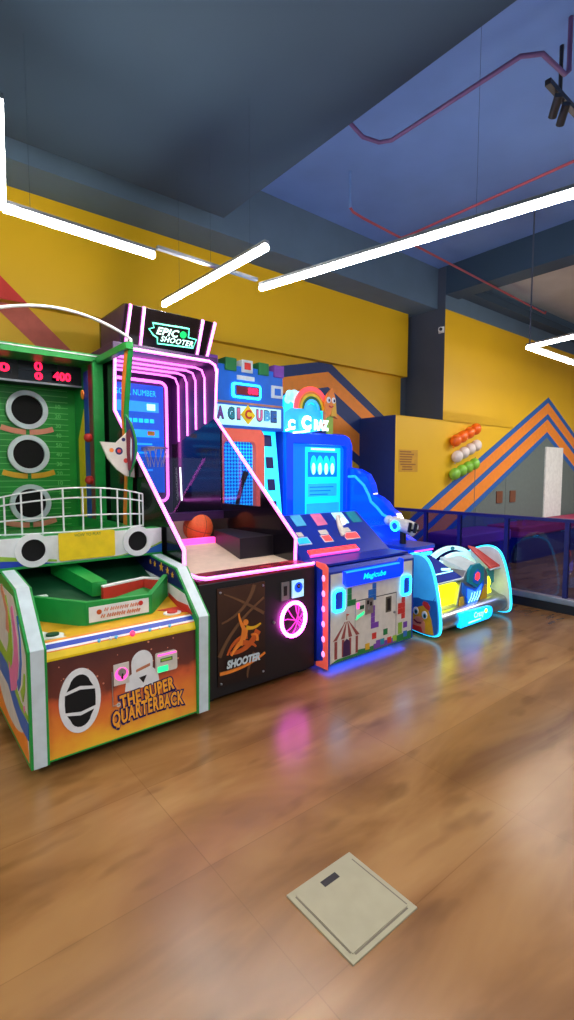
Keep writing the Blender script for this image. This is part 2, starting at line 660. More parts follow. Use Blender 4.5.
w = MB()
w.box((5.62, YR, 0), (13, 5.5, 2.3), 'yellow_paint', xn='navy_paint')
w.box((6.76, YR, 2.29), (13, 5.5, 3.97), 'yellow_paint', xn='slate')
w.box((6.76, YR + .002, 3.97), (13, 5.5, 4.6), 'beam_grey', xn='slate')
fr_ = Frame((0, YR, 0), (1, 0, 0), (0, 0, 1))
XP, ZP = 10.36, 2.98
def cz(x, off):
    return max(0.0, ZP - .494 * abs(x - XP) - off)
def cband(a, b, m):
    xs = [5.622 + (XP - 5.622) * i / 60 for i in range(61)] + [XP + (13 - XP) * i / 30 for i in range(1, 31)]
    top = [(x, cz(x, a)) for x in xs]
    bot = [(x, cz(x, b)) for x in xs]
    for i in range(len(xs) - 1):
        q = [bot[i], bot[i + 1], top[i + 1], top[i]]
        if top[i][1] - bot[i][1] < 1e-4 and top[i + 1][1] - bot[i + 1][1] < 1e-4:
            continue
        w.add([fr_.p(a_, b_, .003) for a_, b_ in q], [(0, 1, 2, 3)], m)
cband(0, .11, 'blue_paint'); cband(.11, .325, 'orange_paint'); cband(.325, .435, 'blue_paint')
cband(.435, .68, 'orange_paint'); cband(.68, .79, 'blue_paint'); cband(.79, 3.0, 'grey_paint')
for x in (7.72,):
    w.box((x - .008, YR - .004, 0), (x + .008, YR, 1.75), 'seam_grey')
struct(w, 'wall_right')
d = MB().py_([(7.76, 0), (9.78, 0), (9.78, 1.88), (9.70, 1.86), (7.76, .89)], YR - .012, YR - .0035, 'grey_paint')
d.box((8.745, YR - .014, 0), (8.757, YR - .011, 1.38), 'seam_grey')
d = struct(d, 'door_1')
for x in (8.42, 8.90):
    MB().box((x, YR - .03, .95), (x + .2, YR - .011, 1.16), 'brown_plate').build('push_plate', d)
d = MB().box((10.3, YR - .03, 0), (11.08, YR - .003, 2.0), 'white_door')
struct(d, 'door_2')

struct(MB().box((13, -5.2, 0), (13.2, 5.5, 4.7), 'near_wall'), 'wall_east')
c = MB().box((-5, -5.2, 4.6), (6.9, 5.5, 4.75), 'ceiling_blue').box((6.9, -5.2, 4.6), (13.2, 5.5, 4.75), 'ceiling_grey')
struct(c, 'ceiling')
struct(MB().box((-5, -5, ZB), (2.74, 4.36, 4.6), 'ceiling_dark', xp='ceiling_blue'), 'beam')
struct(MB().box((-5, 4.64, ZB), (6.76, 5.5, 4.6), 'beam_grey'), 'beam')
struct(MB().box((6.76, -5, 4.18), (7.1, 4.5, 4.6), 'ceiling_dark'), 'beam')
struct(MB().box((7.1, 4.3, 4.22), (13, 4.5, 4.34), 'ceiling_dark'), 'trim_1')

# ------------------------------------------------------------------ ceiling services
def pipe(name, pts, r, label, m='pipe_red'):
    return MB().tube(pts, r, m).build(name, None, pts[0], label, 'pipe')
pipe('sprinkler_pipe', [(2.765, 2.86, 4.31), (2.95, 2.90, 4.26), (3.15, 2.9, 4.2), (3.30, 2.86, 4.2), (3.36, 2.78, 4.2), (3.36, 1.72, 4.2), (3.45, 1.62, 4.2), (3.74, 1.6, 4.2), (3.8, 1.6, 4.25), (3.8, 1.6, 4.595)], .016,
     'dusky purple sprinkler pipe curling out from the dark ceiling drop', 'pipe_purple')
pb = MB().tube([(3.90, 3.76, 4.592), (3.90, 3.76, 4.23)], .013, 'ceiling_blue').tube([(3.90, 3.76, 4.235), (3.95, 3.76, 4.205), (4.1, 3.76, 4.19), (8.6, 3.84, 4.1), (8.62, 3.84, 4.14)], .013, 'pipe_red')
pb.tube([(4.74, 3.77, 4.17), (4.72, 3.6, 4.15), (4.72, .6, 4.15), (4.72, .6, 4.595)], .013, 'pipe_red')
pb.build('sprinkler_pipe', None, (3.92, 3.76, 4.592), 'thin red branching pipe under the ceiling above the long lit strip', 'pipe')

t = thing('spotlight', (3.95, 1.78, 4.6), 'small black twin spotlight on the ceiling at top right', 'spotlight')
MB().box((3.80, 1.72, 4.24), (4.35, 1.76, 4.28), 'black').tube([(4.0, 1.74, 4.6), (4.0, 1.74, 4.26)], .015, 'black').build('bracket', t)
for x in (3.93, 4.06):
    MB().tube([(x, 1.74, 4.24), (x, 1.74, 4.2)], .008, 'black').tube([(x - .04, 1.70, 4.19), (x + .05, 1.78, 4.12)], .03, 'black', seg=14).build('lamp_head', t)

def strip(mb_p, mb_d, a, b, w_=.036, lit=True, lamp='lamp'):
    a, b = Vector(a), Vector(b)
    u = (b - a).normalized()
    s_ = Vector((u.y, -u.x, 0)).normalized() * w_ / 2
    z = Vector((0, 0, 1))
    mb_p.prism([a - s_ + z * .016, b - s_ + z * .016, b + s_ + z * .016, a + s_ + z * .016], z * .022, 'aluminium')
    if lit:
        s2 = s_ * .92
        a2, b2 = a + u * .004, b - u * .004
        mb_d.prism([a2 - s2 - z * .022, b2 - s2 - z * .022, b2 + s2 - z * .022, a2 + s2 - z * .022], z * .03, lamp)

def pendant(segs, label, wires, loc, rod=None, lamp='lamp'):
    t = thing('pendant_light', loc, label, 'pendant light', 'linear pendant lights')
    p, d = MB(), MB()
    for a, b, lit in segs:
        strip(p, d, a, b, lit=lit, lamp=lamp)
    p.build('profile', t)
    d.build('diffuser', t)
    for q in wires:
        MB().tube([(q[0], q[1], q[2] + .045), (q[0], q[1], q[3])], 0.001, 'ceiling_dark', seg=5).build('suspension_wire', t)
    if rod:
        MB().tube([(rod[0], rod[1], rod[2] + .045), (rod[0], rod[1], 4.598)], .009, 'slate').build('suspension_rod', t)
    return t

Z0 = 3.0
pendant([((.44, 2.4, Z0), (.605, 3.3, Z0), True), ((.605, 3.30, Z0), (1.54, 3.35, Z0), True), ((1.56, 3.352, Z0 + .03), (2.44, 3.39, Z0 + .03), False),
         ((2.472, 3.39, Z0), (3.40, -.75, Z0), True)],
        'longest zigzag pendant strip light, crossing the ceiling from left edge to right edge', [(.75, 3.31, Z0, 4.0), (2.0, 3.372, Z0, 4.0), (2.85, 1.7, Z0, 4.6)], (2.0, 3.3, Z0))
pendant([((2.004, 4.2, Z0 - .02), (2.036, 2.712, Z0 - .02), True)],
        'short straight lit strip above the pink neon basketball machine', [(2.01, 3.9, Z0 - .02, 4.0), (2.03, 2.9, Z0 - .02, 4.0)], (2.02, 3.5, Z0))
pendant([((6.10, 2.92, Z0), (5.86, 1.2, Z0), True), ((6.10, 2.92, Z0), (8.6, 2.94, Z0), True)],
        'V-shaped lit strip hung on a dark rod at the right edge', [(8.0, 2.94, Z0, 4.6)], (6.1, 2.92, Z0), rod=(6.12, 2.9, Z0), lamp='lamp_far')

# ------------------------------------------------------------------ floor hatch
t = thing('floor_hatch', (1.2, 1.12, 0), 'square beige access hatch set in the wood-look floor', 'hatch')
MB().box((1.04, .96, -.002), (1.36, 1.283, .006), 'hatch').build('frame', t, bevel=.002)
hb = MB().box((1.064, .984, .004), (1.336, 1.259, .0085), 'hatch')
hb.box((1.3375, .99, .006), (1.3425, 1.25, .0066), 'hatch_dark')
hb.box((1.07, .9765, .006), (1.33, .9825, .0066), 'hatch_dark')
hb.box((1.058, .99, .006), (1.0625, 1.255, .0066), 'hatch_dark')
hb.build('lid', t)
MB().box((1.168, 1.218, .008), (1.242, 1.245, .0094), 'black').build('handle', t)

# ------------------------------------------------------------------ QUARTERBACK machine
X0, X1 = .493, 1.483
SW = .085
t = thing('football_arcade_machine', (.99, 2.57, 0), 'green and white football throwing game cabinet with three round targets', 'arcade machine')
first = None
for x in (.55, 1.42):
    for y in (2.72, 4.7):
        if first is None:
            first = MB().tube([(x - .02, y, .028), (x + .02, y, .028)], .028, 'rubber', seg=16).box((x - .025, y - .02, .03), (x + .025, y + .02, .056), 'black').build('caster', t)
            first_at = (x, y)
        else:
            cst = first.copy(); COL.objects.link(cst); cst.parent = t
            cst.location = (x - first_at[0], y - first_at[1], 0)
MB().box((X0 + SW, 2.60, .055), (X1 - SW, 4.88, .57), 'green_dark').box((X0 + SW, 4.30, .56), (X1 - SW, 4.88, .95), 'green_dark').build('body', t)
PROF = [(2.57, .055), (2.557, .645), (2.826, .90), (3.20, .935), (3.22, 1.09), (4.26, 1.09), (4.9, 1.09), (4.9, .055)]
for side, (a, b) in enumerate(((X0, X0 + SW), (X1 - SW, X1))):
    s_ = MB().px_(PROF, a, b, 'green')
    for (p, q) in zip(PROF[:3], PROF[1:4]):
        p3, q3 = Vector((a + .012, *p)), Vector((a + .012, *q))
        f_ = Frame(p3, (1, 0, 0), q3 - p3)
        ln = (q3 - p3).length
        s_.rect(f_, 0, .0, b - a - .024, ln, 'pearl', h=.003)
    if side == 0:                       # printed swirls on the outer side
        g = Frame((X0, 4.9, 0), (0, -1, 0), (0, 0, 1))     # u runs towards the viewer
        s_.poly(g, [(.3, .08), (2.30, .08), (2.31, .62), (2.06, .86), (.3, .9)], 'offwhite', h=.0015)
        s_.poly(g, [(2.30, .08), (2.3, .12)] + arc(1.9, .35, .42, -30, -150, 10, .22) + [(1.5, .08)], 'orange', h=.0025)
        s_.stroke(g, [(2.31, .24), (2.15, .25), (2.0, .30), (1.85, .38), (1.6, .40)], (.09, .14), 'blue', h=.003)
        s_.stroke(g, [(2.31, .31), (2.15, .32), (2.0, .38), (1.85, .47), (1.6, .49)], (.03, .07), 'lime', h=.003)
        s_.stroke(g, [(2.15, .78), (2.2, .68), (2.2, .56), (2.15, .44), (2.1, .40)], (.02, .05), 'blue', h=.003)
        s_.stroke(g, [(2.02, .8), (2.09, .66), (2.09, .54), (2.02, .42), (1.9, .39)], (.05, .16), 'pink', h=.003)
        s_.stroke(g, [(1.86, .82), (1.95, .7), (1.96, .58), (1.9, .48)], (.05, .12), 'lime', h=.0035)
        s_.stroke(g, [(2.28, .52), (2.26, .45), (2.2, .38)], (.02, .06), 'lime', h=.0035)
        s_.disc(g, 2.24, .33, .018, 'pink', h=.004)
        s_.stroke(g, [(1.75, .86), (1.9, .76), (1.9, .64)], (.04, .1), 'salmon', h=.003)
    s_.build('side_panel', t)

FQ = Frame((0, 2.585, 0), (1, 0, 0), (0, 0, 1))
fp = MB().rect(FQ, X0 + SW, .06, X1 - SW, .578, 'flame', h=.004, h0=-.015)
fp.rect(FQ, X0 + SW, .06, X1 - SW, .068, 'green', h=.006)
fp.poly(FQ, arc(.93, .25, .012, 0, 360, 12), 'offwhite', h=.005)
for _ in range(26):
    a_, b_ = random.uniform(.6, 1.38), random.uniform(.36, .56)
    fp.disc(FQ, a_, b_, random.uniform(.002, .007), 'salmon', h=.0055, n=8)
fp.build('front_panel', t)
# football emblem
e = MB()
ex, ez = .732, .335
e.disc(FQ, ex, ez, .103, 'white', h=.012, n=36, ry=.168)
e.poly(FQ, [(ex - .066, ez + .062)] + arc(ex, ez + .075, .052, 165, 15, 8, .062) + [(ex + .066, ez + .062), (ex, ez + .078)], 'hole_black', h=.0135)
e.poly(FQ, [(ex - .066, ez - .062)] + arc(ex, ez - .075, .052, -165, -15, 8, .062) + [(ex + .066, ez - .062), (ex, ez - .078)], 'hole_black', h=.0135)
e.poly(FQ, [(ex - .074, ez - .044), (ex, ez - .058), (ex + .074, ez - .044), (ex + .076, ez), (ex + .074, ez + .044), (ex, ez + .058), (ex - .074, ez + .044), (ex - .076, ez)], 'hole_black', h=.0135)
e.build('football_emblem', t)
# helmet print
e = MB()
hx, hz = 1.066, .43
e.poly(FQ, arc(hx, hz + .02, .062, 0, 180, 12, .07) + [(hx - .06, hz - .03), (hx - .09, hz - .05), (hx - .1, hz - .12), (hx + .1, hz - .12), (hx + .09, hz - .05), (hx + .06, hz - .02)], 'white', h=.006)
e.poly(FQ, [(hx - .036, hz - .012), (hx, hz - .002), (hx + .045, hz + .008), (hx + .045, hz - .008), (hx - .036, hz - .026)], 'tan', h=.008)
e.poly(FQ, [(hx - .02, hz - .06), (hx + .024, hz - .055), (hx + .004, hz - .095)], 'black', h=.008)
e.build('helmet_print', t)
# title lettering, arched, orange over a dark blue shadow
e = MB()
ar = lambda x: -.35 * x * x
FQ2 = Frame((1.098, 2.585, .268), (1, 0, .09), (-.09, 0, 1))
FQ3 = Frame((1.098, 2.585, .186), (1, 0, .02), (-.02, 0, 1))
e.text(FQ2, 'THE SUPER', -.005, 0, .10, 'navy', h=.009, bold=.013, fit=.34, sp=1.12)
e.text(FQ3, 'QUARTERBACK', 0, .003, .112, 'navy', h=.0095, bold=.013, fit=.44, arch=ar, sp=1.12)
e.text(FQ2, 'THE SUPER', -.005, .004, .10, 'title_orange', h=.012, bold=.004, fit=.318, sp=1.12)
e.text(FQ3, 'QUARTERBACK', 0, .006, .11, 'title_orange', h=.0125, bold=.004, fit=.418, arch=ar, sp=1.12)
e.build('title_lettering', t)
cpn = MB().rect(FQ, .906, .36, .99, .475, 'offwhite', h=.01)
cpn.disc(FQ, .948, .418, .036, 'led_pink', h=.012)
cpn.disc(FQ, .948, .43, .022, 'silver', h=.024)
cpn.rect(FQ, .944, .395, .952, .425, 'black', h=.0255)
cpn.build('coin_plate', t)
MB().rect(FQ, .896, .25, .90, .44, 'silver', h=.01).rect(FQ, .896, .25, .935, .254, 'silver', h=.01).build('door_edge', t)
cr = MB().poly(FQ, rrect(1.142, .372, 1.268, .482, .012), 'offwhite', h=.024)
cr.rect(FQ, 1.165, .432, 1.238, .452, 'green_dark', h=.026)
cr.rect(FQ, 1.17, .436, 1.232, .448, 'lime', h=.0265)
cr.rect(FQ, 1.15, .468, 1.262, .478, 'led_pink', h=.026)
cr.rect(FQ, 1.148, .376, 1.21, .408, 'led_green', h=.026)
cr.build('card_reader', t)
# control deck with stripes
XA, XB = X0 + SW, X1 - SW
cp = MB()
ST = [((2.578, .582), (2.590, .612), 'yellow'), ((2.590, .612), (2.594, .617), 'orange'), ((2.594, .617), (2.602, .625), 'white'),
      ((2.602, .625), (2.628, .642), 'royal'), ((2.628, .642), (2.64, .648), 'white'), ((2.64, .648), (2.652, .652), 'orange'), ((2.652, .652), (2.95, .668), 'gold')]
for (y0, z0), (y1, z1), m_ in ST:
    cp.px_([(y0, z0), (y1, z1), (y1 + .001, .57), (y0 + .001, .57)], XA, XB, m_)
FD = Frame((0, 2.652, .652), (1, 0, 0), (0, .298, .016))
cp.poly(FD, [(XA, .02), (XA + .12, .01), (XA + .03, .16), (XA, .2)], 'white', h=.003)
cp.poly(FD, [(XB, .02), (XB - .16, .16), (XB - .1, .24), (XB, .24)], 'red', h=.003)
cp.build('control_deck', t)
for i, (a_, m_, r_) in enumerate(((XA + .065, 'green_dark', .032), (XB - .085, 'red', .032))):
    b_ = MB()
    b_.disc(FD, a_, .055, .055, 'white', h=.006, ry=.04)
    b_.disc(FD, a_, .055, r_, m_, h=.016, ry=.024)
    b_.build('push_button', t)
FS = Frame((0, 2.59, .612), (1, 0, 0), (0, .038, .03))
for a_, m_ in ((.84, 'sky'), (.93, 'sky'), (1.02, 'digit_red'), (1.12, 'sky'), (1.24, 'sky'), (.90, 'white'), (1.18, 'white')):
    MB().disc(FS, a_, .006, .008 if m_ != 'digit_red' else .014, m_, h=.012, n=12).build('indicator_lamp', t)
# catch tray
cat_pts = [(XA + .005, 2.92), (.832, 2.765), (1.212, 2.765), (XB - .005, 2.93)]
tops = [.832, .79, .775, .845]
tr = MB()
for i in range(3):
    (ax, ay), (bx, by) = cat_pts[i], cat_pts[i + 1]
    d_ = Vector((bx - ax, by - ay, 0)).normalized()
    n_ = Vector((-d_.y, d_.x, 0)) * .03
    tr.prism([(ax, ay, .645), (bx, by, .645), (bx, by, tops[i + 1]), (ax, ay, tops[i])], n_, 'green')
tr.build('catch_tray', t, bevel=.003)
FT = Frame((0, 2.765, 0), (1, 0, 0), (0, 0, 1))
lb = MB().rect(FT, .845, .672, 1.19, .758, 'white', h=.004)
for z_, a_, b_ in ((.732, .93, 1.12), (.698, .91, 1.13)):
    k_ = 0
    while a_ < b_:
        lb.stroke(FT, [(a_, z_ - .008), (a_ + .006, z_ + .01), (a_ + .014, z_ - .008), (a_ + .02, z_ + .009)], .008, 'salmon', h=.005)
        a_ += .027 if k_ % 4 else .034
        k_ += 1
lb.disc(FT, .90, .725, .014, 'orange_dark', h=.006).disc(FT, 1.14, .735, .014, 'red', h=.006)
lb.build('tray_label', t, label='white label with small orange print')
inn = MB()
inn.px_([(2.79, .66), (2.98, .72), (2.98, .5), (2.79, .5)], XA, XB, 'gold')
inn.px_([(2.98, .72), (3.9, 1.02), (3.9, .5), (2.98, .5)], XA, XB, 'green_dark')
inn.px_([(2.96, .716), (3.12, .772), (3.12, .7), (2.96, .7)], 1.0, 1.36, 'green')
inn.build('ball_lane', t)
MB().box((XA, 2.96, .70), (XA + .11, 3.0, .80), 'red').box((XA, 2.96, .80), (XA + .11, 3.0, .812), 'white').build('ball_rail', t)
MB().pz_([(1.0, 3.02), (1.30, 3.10), (1.395, 2.96), (1.395, 2.93), (1.29, 3.065), (1.0, 2.98)], .70, .805, 'red').pz_([(1.0, 3.02), (1.30, 3.10), (1.395, 2.96), (1.395, 2.93), (1.29, 3.065), (1.0, 2.98)], .805, .815, 'white').build('ball_rail', t)
MB().prism([(.80, 3.35, .86), (.9, 3.35, .86), (1.04, 3.03, .75), (.95, 3.03, .75)], (0, 0, .085), 'green').build('lane_guide', t)
FI = Frame((XB, 3.9, 0), (0, -1, 0), (0, 0, 1))
FI.n = Vector((-1, 0, 0))
li = MB()
li.prism([(XB, y, z) for y, z in ((2.72, .78), (2.84, .89), (3.2, .925), (3.9, 1.03), (3.9, .8), (3.0, .8))], (-.004, 0, 0), 'navy')
li.prism([(XB - .003, y, z) for y, z in ((2.62, .665), (2.70, .76), (3.0, .80), (3.3, .82), (3.3, .7), (2.9, .67))], (-.003, 0, 0), 'white')
li.prism([(XB - .005, y, z) for y, z in ((2.60, .655), (2.655, .70), (2.8, .70), (2.92, .73), (2.92, .655))], (-.002, 0, 0), 'red')
for y, z, r_ in ((3.12, .885, .02), (3.02, .878, .032), (2.93, .868, .024), (2.86, .852, .02), (3.19, .89, .016)):
    li.prism([(XB - .004, y + a_, z + b_) for a_, b_ in star(0, 0, r_)], (-.003, 0, 0), 'gold')
li.build('inner_side_print', t)
MB().py_([(XA, .78), (XB, .78), (XB, .93), (XA, .93)], 3.5, 3.51, 'navy').build('lane_back', t)
# white front deck with bumpers
dk = MB().box((X0, 3.2, .945), (X1, 3.30, 1.118), 'white', zp='green')
dk.box((X0 - .002, 3.194, .935), (X1 + .002, 3.30, .950), 'green')
FK = Frame((0, 3.2, 0), (1, 0, 0), (0, 0, 1))
dk.poly(FK, [(X0, .95), (.80, .95), (.66, .972), (.58, .985), (X0, 1.0)], 'royal', h=.0025)
dk.poly(FK, [(X0, .99), (.6, .98), (.72, .965), (.8, .958), (.8, .97), (.68, .99), (.58, 1.005), (X0, 1.02)], 'lime', h=.0032)
dk.poly(FK, [(1.15, .95), (X1, .95), (X1, 1.01), (1.40, .985), (1.30, .97)], 'blue', h=.0025)
dk.poly(FK, [(1.12, .95), (1.2, .957), (1.32, .98), (1.42, 1.0), (X1, 1.025), (X1, 1.01), (1.36, .97), (1.2, .95)], 'lime', h=.0032)
dk.build('front_deck', t, bevel=.004)
for x in (.671, 1.306):
    MB().ringflat(FK, x, 1.04, .066, .10, 'white', h=.018).disc(FK, x, 1.04, .067, 'hole_black', h=.004).build('bumper_ring', t)
pq = MB().poly(FK, rrect(.812, .958, 1.154, 1.128, .012), 'yellow', h=.01)
pq.text(FK, 'HOW TO PLAY', .985, 1.110, .026, 'grass_green', h=.0115, fit=.16)
pq.build('rules_plaque', t)
fld = MB().px_([(3.30, 1.10), (4.80, 1.0), (4.80, .95), (3.30, .95)], XA, XB, 'green_field')
fld.build('field', t)
# wire fence
wf = MB()
def fence_pt(u, k):       # u -1..1 across, k 0..1 up
    x = .965 + .445 * u
    y = 3.24 + .10 * u * u
    top = 1.402 - .055 * u * u
    return (x, y, 1.12 + (top - 1.12) * k)
for k in (0.03, .38, .78, 1.0):
    wf.tube([fence_pt(-1 + i / 12, k) for i in range(25)], .0055, 'white', seg=6)
for u in (-1, -.93, -.74, -.5, -.24, .02, .28, .54, .76, .93, 1):
    wf.tube([fence_pt(u, 0), fence_pt(u, .5), fence_pt(u, 1.0)], .0055, 'white', seg=6)
wf.build('wire_fence', t)
# target board
FB = Frame((0, 4.80, 0), (1, 0, 0), (0, 0, 1))
tb = MB().box((XA, 4.80, .93), (XB, 4.86, 2.30), 'green_field')
for i in range(25):
    z = 1.02 + i * .05
    tb.rect(FB, XA + .02, z, XB - .06, z + .006, 'green_line', h=.0015)
for i in range(11):
    tb.text(FB, str(10 + 5 * i) if False else '%d' % ((10, 20, 30, 40, 50, 40, 30, 20, 10, 5, 1)[i]), 1.25, 2.08 - i * .085, .05, 'green_line', h=.003, bold=.001)
tb.build('target_board', t)
for z, rib in ((2.035, 'salmon'), (1.655, 'gold'), (1.228, 'salmon')):
    r_ = MB().ringflat(FB, 1.0, z, .125, .165, 'pearl', h=.03, n=40).disc(FB, 1.0, z, .127, 'hole_black', h=.004, n=36)
    r_.build('target_ring', t)
    for sg in (-1, 1):
        rb = MB()
        pts = [(1.0 + sg * (.015 + .19 * k / 6), z - .19 + .035 * (k / 6) ** 2) for k in range(7)]
        rb.stroke(FB, pts, .045, rib, h=.012)
        rb.build('name_ribbon', t)
# uprights, top, displays, arms
for side, (a, b) in enumerate(((X0, XA), (XB, X1))):
    u_ = MB().box((a, 4.275, 1.09), (b, 4.9, 2.43), 'green')
    xi = (b, .003) if side == 0 else (a, -.003)
    for y0, y1, m_, zt in ((4.53, 4.70, 'yellow', 2.05), (4.40, 4.52, 'royal', 2.36), (4.30, 4.39, 'maroon', 2.40)):
        u_.prism([(xi[0], y0, 1.10), (xi[0], y1, 1.10), (xi[0], y1, zt - (.25 if m_ == 'yellow' else 0)), (xi[0], y0, zt)], (xi[1], 0, 0), m_)
    u_.build('upright', t, bevel=.004)
    for z in (1.79, 1.43):
        MB().ball((xi[0] + 8 * xi[1], 4.36, z), .038, 'red').build('side_bumper', t)
    MB().ball((xi[0] + 4 * xi[1], 4.52, 2.17), .03, 'orange', sc=(.5, 1, 1.4)).build('side_sticker', t)
    am = MB().box((a + .03 * side, 3.62, 2.40), (b - .03 * (1 - side), 4.28, 2.455), 'green')
    am.build('arm', t, bevel=.004)
    xs = X1 - .03 if side else X0
    pp = [(3.64, 2.42), (3.70, 2.2), (3.76, 1.94), (3.74, 1.7), (3.71, 1.45), (3.74, 1.2), (3.74, 1.085)]
    pw = [.075, .085, .055, .05, .07, .08, .085]
    po = MB()
    for i in range(len(pp) - 1):
        (y0, z0), (y1, z1) = pp[i], pp[i + 1]
        po.px_([(y0, z0), (y0 + pw[i], z0), (y1 + pw[i + 1], z1), (y1, z1)], xs, xs + .03, 'orange')
        po.px_([(y0 - .02, z0), (y0, z0), (y1, z1), (y1 - .02, z1)], xs - .002, xs + .032, 'green')
    po.build('front_post', t)
tpb = MB().box((X0, 4.275, 2.41), (X1, 4.9, 2.475), 'green').box((X0 + .01, 4.269, 2.452), (X1 - .01, 4.276, 2.462), 'white')
tpb.build('top_beam', t, bevel=.003)
dp = MB().box((XA, 4.58, 2.24), (XB, 4.86, 2.415), 'black').box((XA, 4.572, 2.235), (XB, 4.60, 2.25), 'silver')
dp.build('display', t)
FDs = Frame((0, 4.58, 0), (1, 0, 0), (0, 0, 1))
for a0, a1, z0, z1, txt in ((.68, .84, 2.30, 2.37, '20'), (1.02, 1.085, 2.335, 2.41, '0'), (1.02, 1.085, 2.262, 2.325, '0'), (1.165, 1.31, 2.272, 2.345, '400')):
    q = MB().rect(FDs, a0 - (.12 if txt == '0' else .01), z0 - .003, a1 + (.12 if txt == '0' else .01), z1 + .003, 'black_gloss', h=.006)
    q.text(FDs, txt, (a0 + a1) / 2, (z0 + z1) / 2, (z1 - z0) * 1.28, 'digit_red', h=.008, bold=.004, fit=(a1 - a0))
    q.build('score_readout', t)
na = MB().tube([(X0 + .01 + (X1 - X0 - .02) * i / 20, 3.64, 2.455 + .02 + .125 * math.sin(PI * i / 20) ** .8) for i in range(21)], .011, 'white')
for i in (0, 20):
    x = X0 + .01 + (X1 - X0 - .02) * i / 20
    na.tube([(x, 3.64, 2.43), (x, 3.64, 2.48)], .011, 'white')
na.build('net_hoop', t)
# helmet shaped side sign on the front post
hs = MB()
FHs = Frame((.02, 3.675, 0), (1, 0, 0), (0, 0, 1))
hp = [(1.215, 1.72), (1.33, 1.715), (1.42, 1.80), (1.455, 1.87), (1.465, 1.46), (1.40, 1.47), (1.33, 1.52), (1.265, 1.60)]
hs.poly(FHs, hp, 'offwhite', h=.02, h0=0)
for a_, b_, r_, m_ in ((1.35, 1.655, .028, 'navy'), (1.35, 1.655, .014, 'red'), (1.40, 1.585, .018, 'red'), (1.385, 1.74, .014, 'navy'), (1.295, 1.66, .016, 'orange')):
    hs.disc(FHs, a_, b_, r_, m_, h=.022 if r_ != .014 else .024, n=16)
hs.build('helmet_sign', t, label='white curved sign with round emblems')
FLs = Frame((1.425, 3.66, 1.69), (.75, -.66, 0), (0, 0, 1))
def lens(w_, h_, dx=0.0):
    return [(dx, h_)] + [(dx + w_ * math.sin(PI * i / 12) ** .8, h_ - 2 * h_ * i / 12) for i in range(1, 12)] + [(dx + .02, -h_)]
bs = MB().poly(FLs, lens(.08, .24), 'green', h=.0, h0=-.025)
bs.poly(FLs, lens(.066, .225, .003), 'navy', h=.004)
bs.poly(FLs, [(.006, .10), (.035, .13), (.055, .06), (.052, -.08), (.035, -.17), (.016, -.18), (.006, -.05)], 'maroon', h=.006)
bs.poly(FLs, [(.04, .07), (.048, .05), (.046, -.06), (.038, -.11), (.034, -.05)], 'pearl', h=.008)
bs.build('lens_sign', t, label='dark blue curved sign edged in green')

# ------------------------------------------------------------------ NEON BASKETBALL machine
A0, A1 = 1.502, 2.480
t = thing('basketball_arcade_machine', (1.99, 2.72, 0), 'black basketball shooting game cabinet outlined in pink neon tubes', 'arcade machine')
MB().box((A0, 2.72, .03), (A1, 5.04, .795), 'black').build('cabinet', t, bevel=.006)
MB().box((A0 + .05, 2.76, 0), (A0 + .12, 2.83, .04), 'rubber').build('foot', t)
MB().box((A1 - .12, 2.76, 0), (A1 - .05, 2.83, .04), 'rubber').build('foot', t)
MB().box((A0, 2.725, .79), (A1, 2.96, .815), 'maroon_art').build('counter', t, bevel=.004)
FE = Frame((0, 2.72, 0), (1, 0, 0), (0, 0, 1))
gd = MB().rect(FE, 1.63, .10, 2.01, .75, 'bball_art', h=.008)
def curve(p0, p1, p2, n=9):
    return [((1 - k) ** 2 * p0[0] + 2 * k * (1 - k) * p1[0] + k * k * p2[0], (1 - k) ** 2 * p0[1] + 2 * k * (1 - k) * p1[1] + k * k * p2[1]) for k in [i / (n - 1) for i in range(n)]]
for pts, w_, m_ in ((curve((1.66, .52), (1.86, .56), (1.92, .74)), (.012, .03), 'court_line'), (curve((1.68, .71), (1.80, .66), (2.0, .53)), (.008, .022), 'court_line'),
                    (curve((1.64, .30), (1.72, .48), (2.0, .64)), (.028, .014), 'court_line'), (curve((1.86, .11), (1.85, .17), (1.92, .27)), (.008, .03), 'court_line'),
                    (curve((1.70, .30), (1.74, .40), (1.86, .40)), (.012, .04), 'orange_dark'), (curve((1.72, .31), (1.86, .28), (1.95, .42)), (.02, .05), 'orange_dark'),
                    (curve((1.84, .46), (1.84, .40), (1.80, .35)), (.05, .04), 'orange'), (curve((1.80, .36), (1.76, .34), (1.73, .29)), (.035, .014), 'orange'),
                    (curve((1.82, .36), (1.90, .35), (1.93, .31)), (.035, .012), 'orange_dark'), (curve((1.83, .46), (1.80, .50), (1.79, .565)), (.028, .010), 'orange'),
                    (curve((1.85, .46), (1.91, .43), (1.97, .465)), (.028, .010), 'gold'), (curve((1.89, .40), (1.95, .41), (1.94, .35)), (.012, .02), 'orange')):
    gd.stroke(FE, pts, w_, m_, h=.0095)
gd.disc(FE, 1.845, .495, .02, 'orange', h=.016)
gd.stroke(FE, curve((1.64, .19), (1.84, .175), (2.005, .25)), (.022, .012), 'orange', h=.011)
gd.text(FE, 'SHOOTER', 1.82, .238, .07, 'pearl', h=.021, bold=.004, fit=.27, tilt=.0, shear=.2)
gd.build('graphic_door', t)
for x, z in ((1.65, .725), (1.99, .725), (1.65, .12), (1.99, .12)):
    MB().ball((x, 2.708, z), .008, 'silver').build('bolt', t)
MB().rect(FE, 2.155, .585, 2.228, .718, 'silver', h=.008).rect(FE, 2.175, .62, 2.205, .69, 'black', h=.01).build('coin_plate', t)
cr = MB().rect(FE, 2.255, .592, 2.36, .718, 'lit_sign', h=.012)
cr.disc(FE, 2.31, .665, .038, 'led_blue', h=.0135).disc(FE, 2.31, .675, .018, 'black', h=.016).disc(FE, 2.31, .675, .008, 'silver', h=.018)
cr.build('card_reader', t)
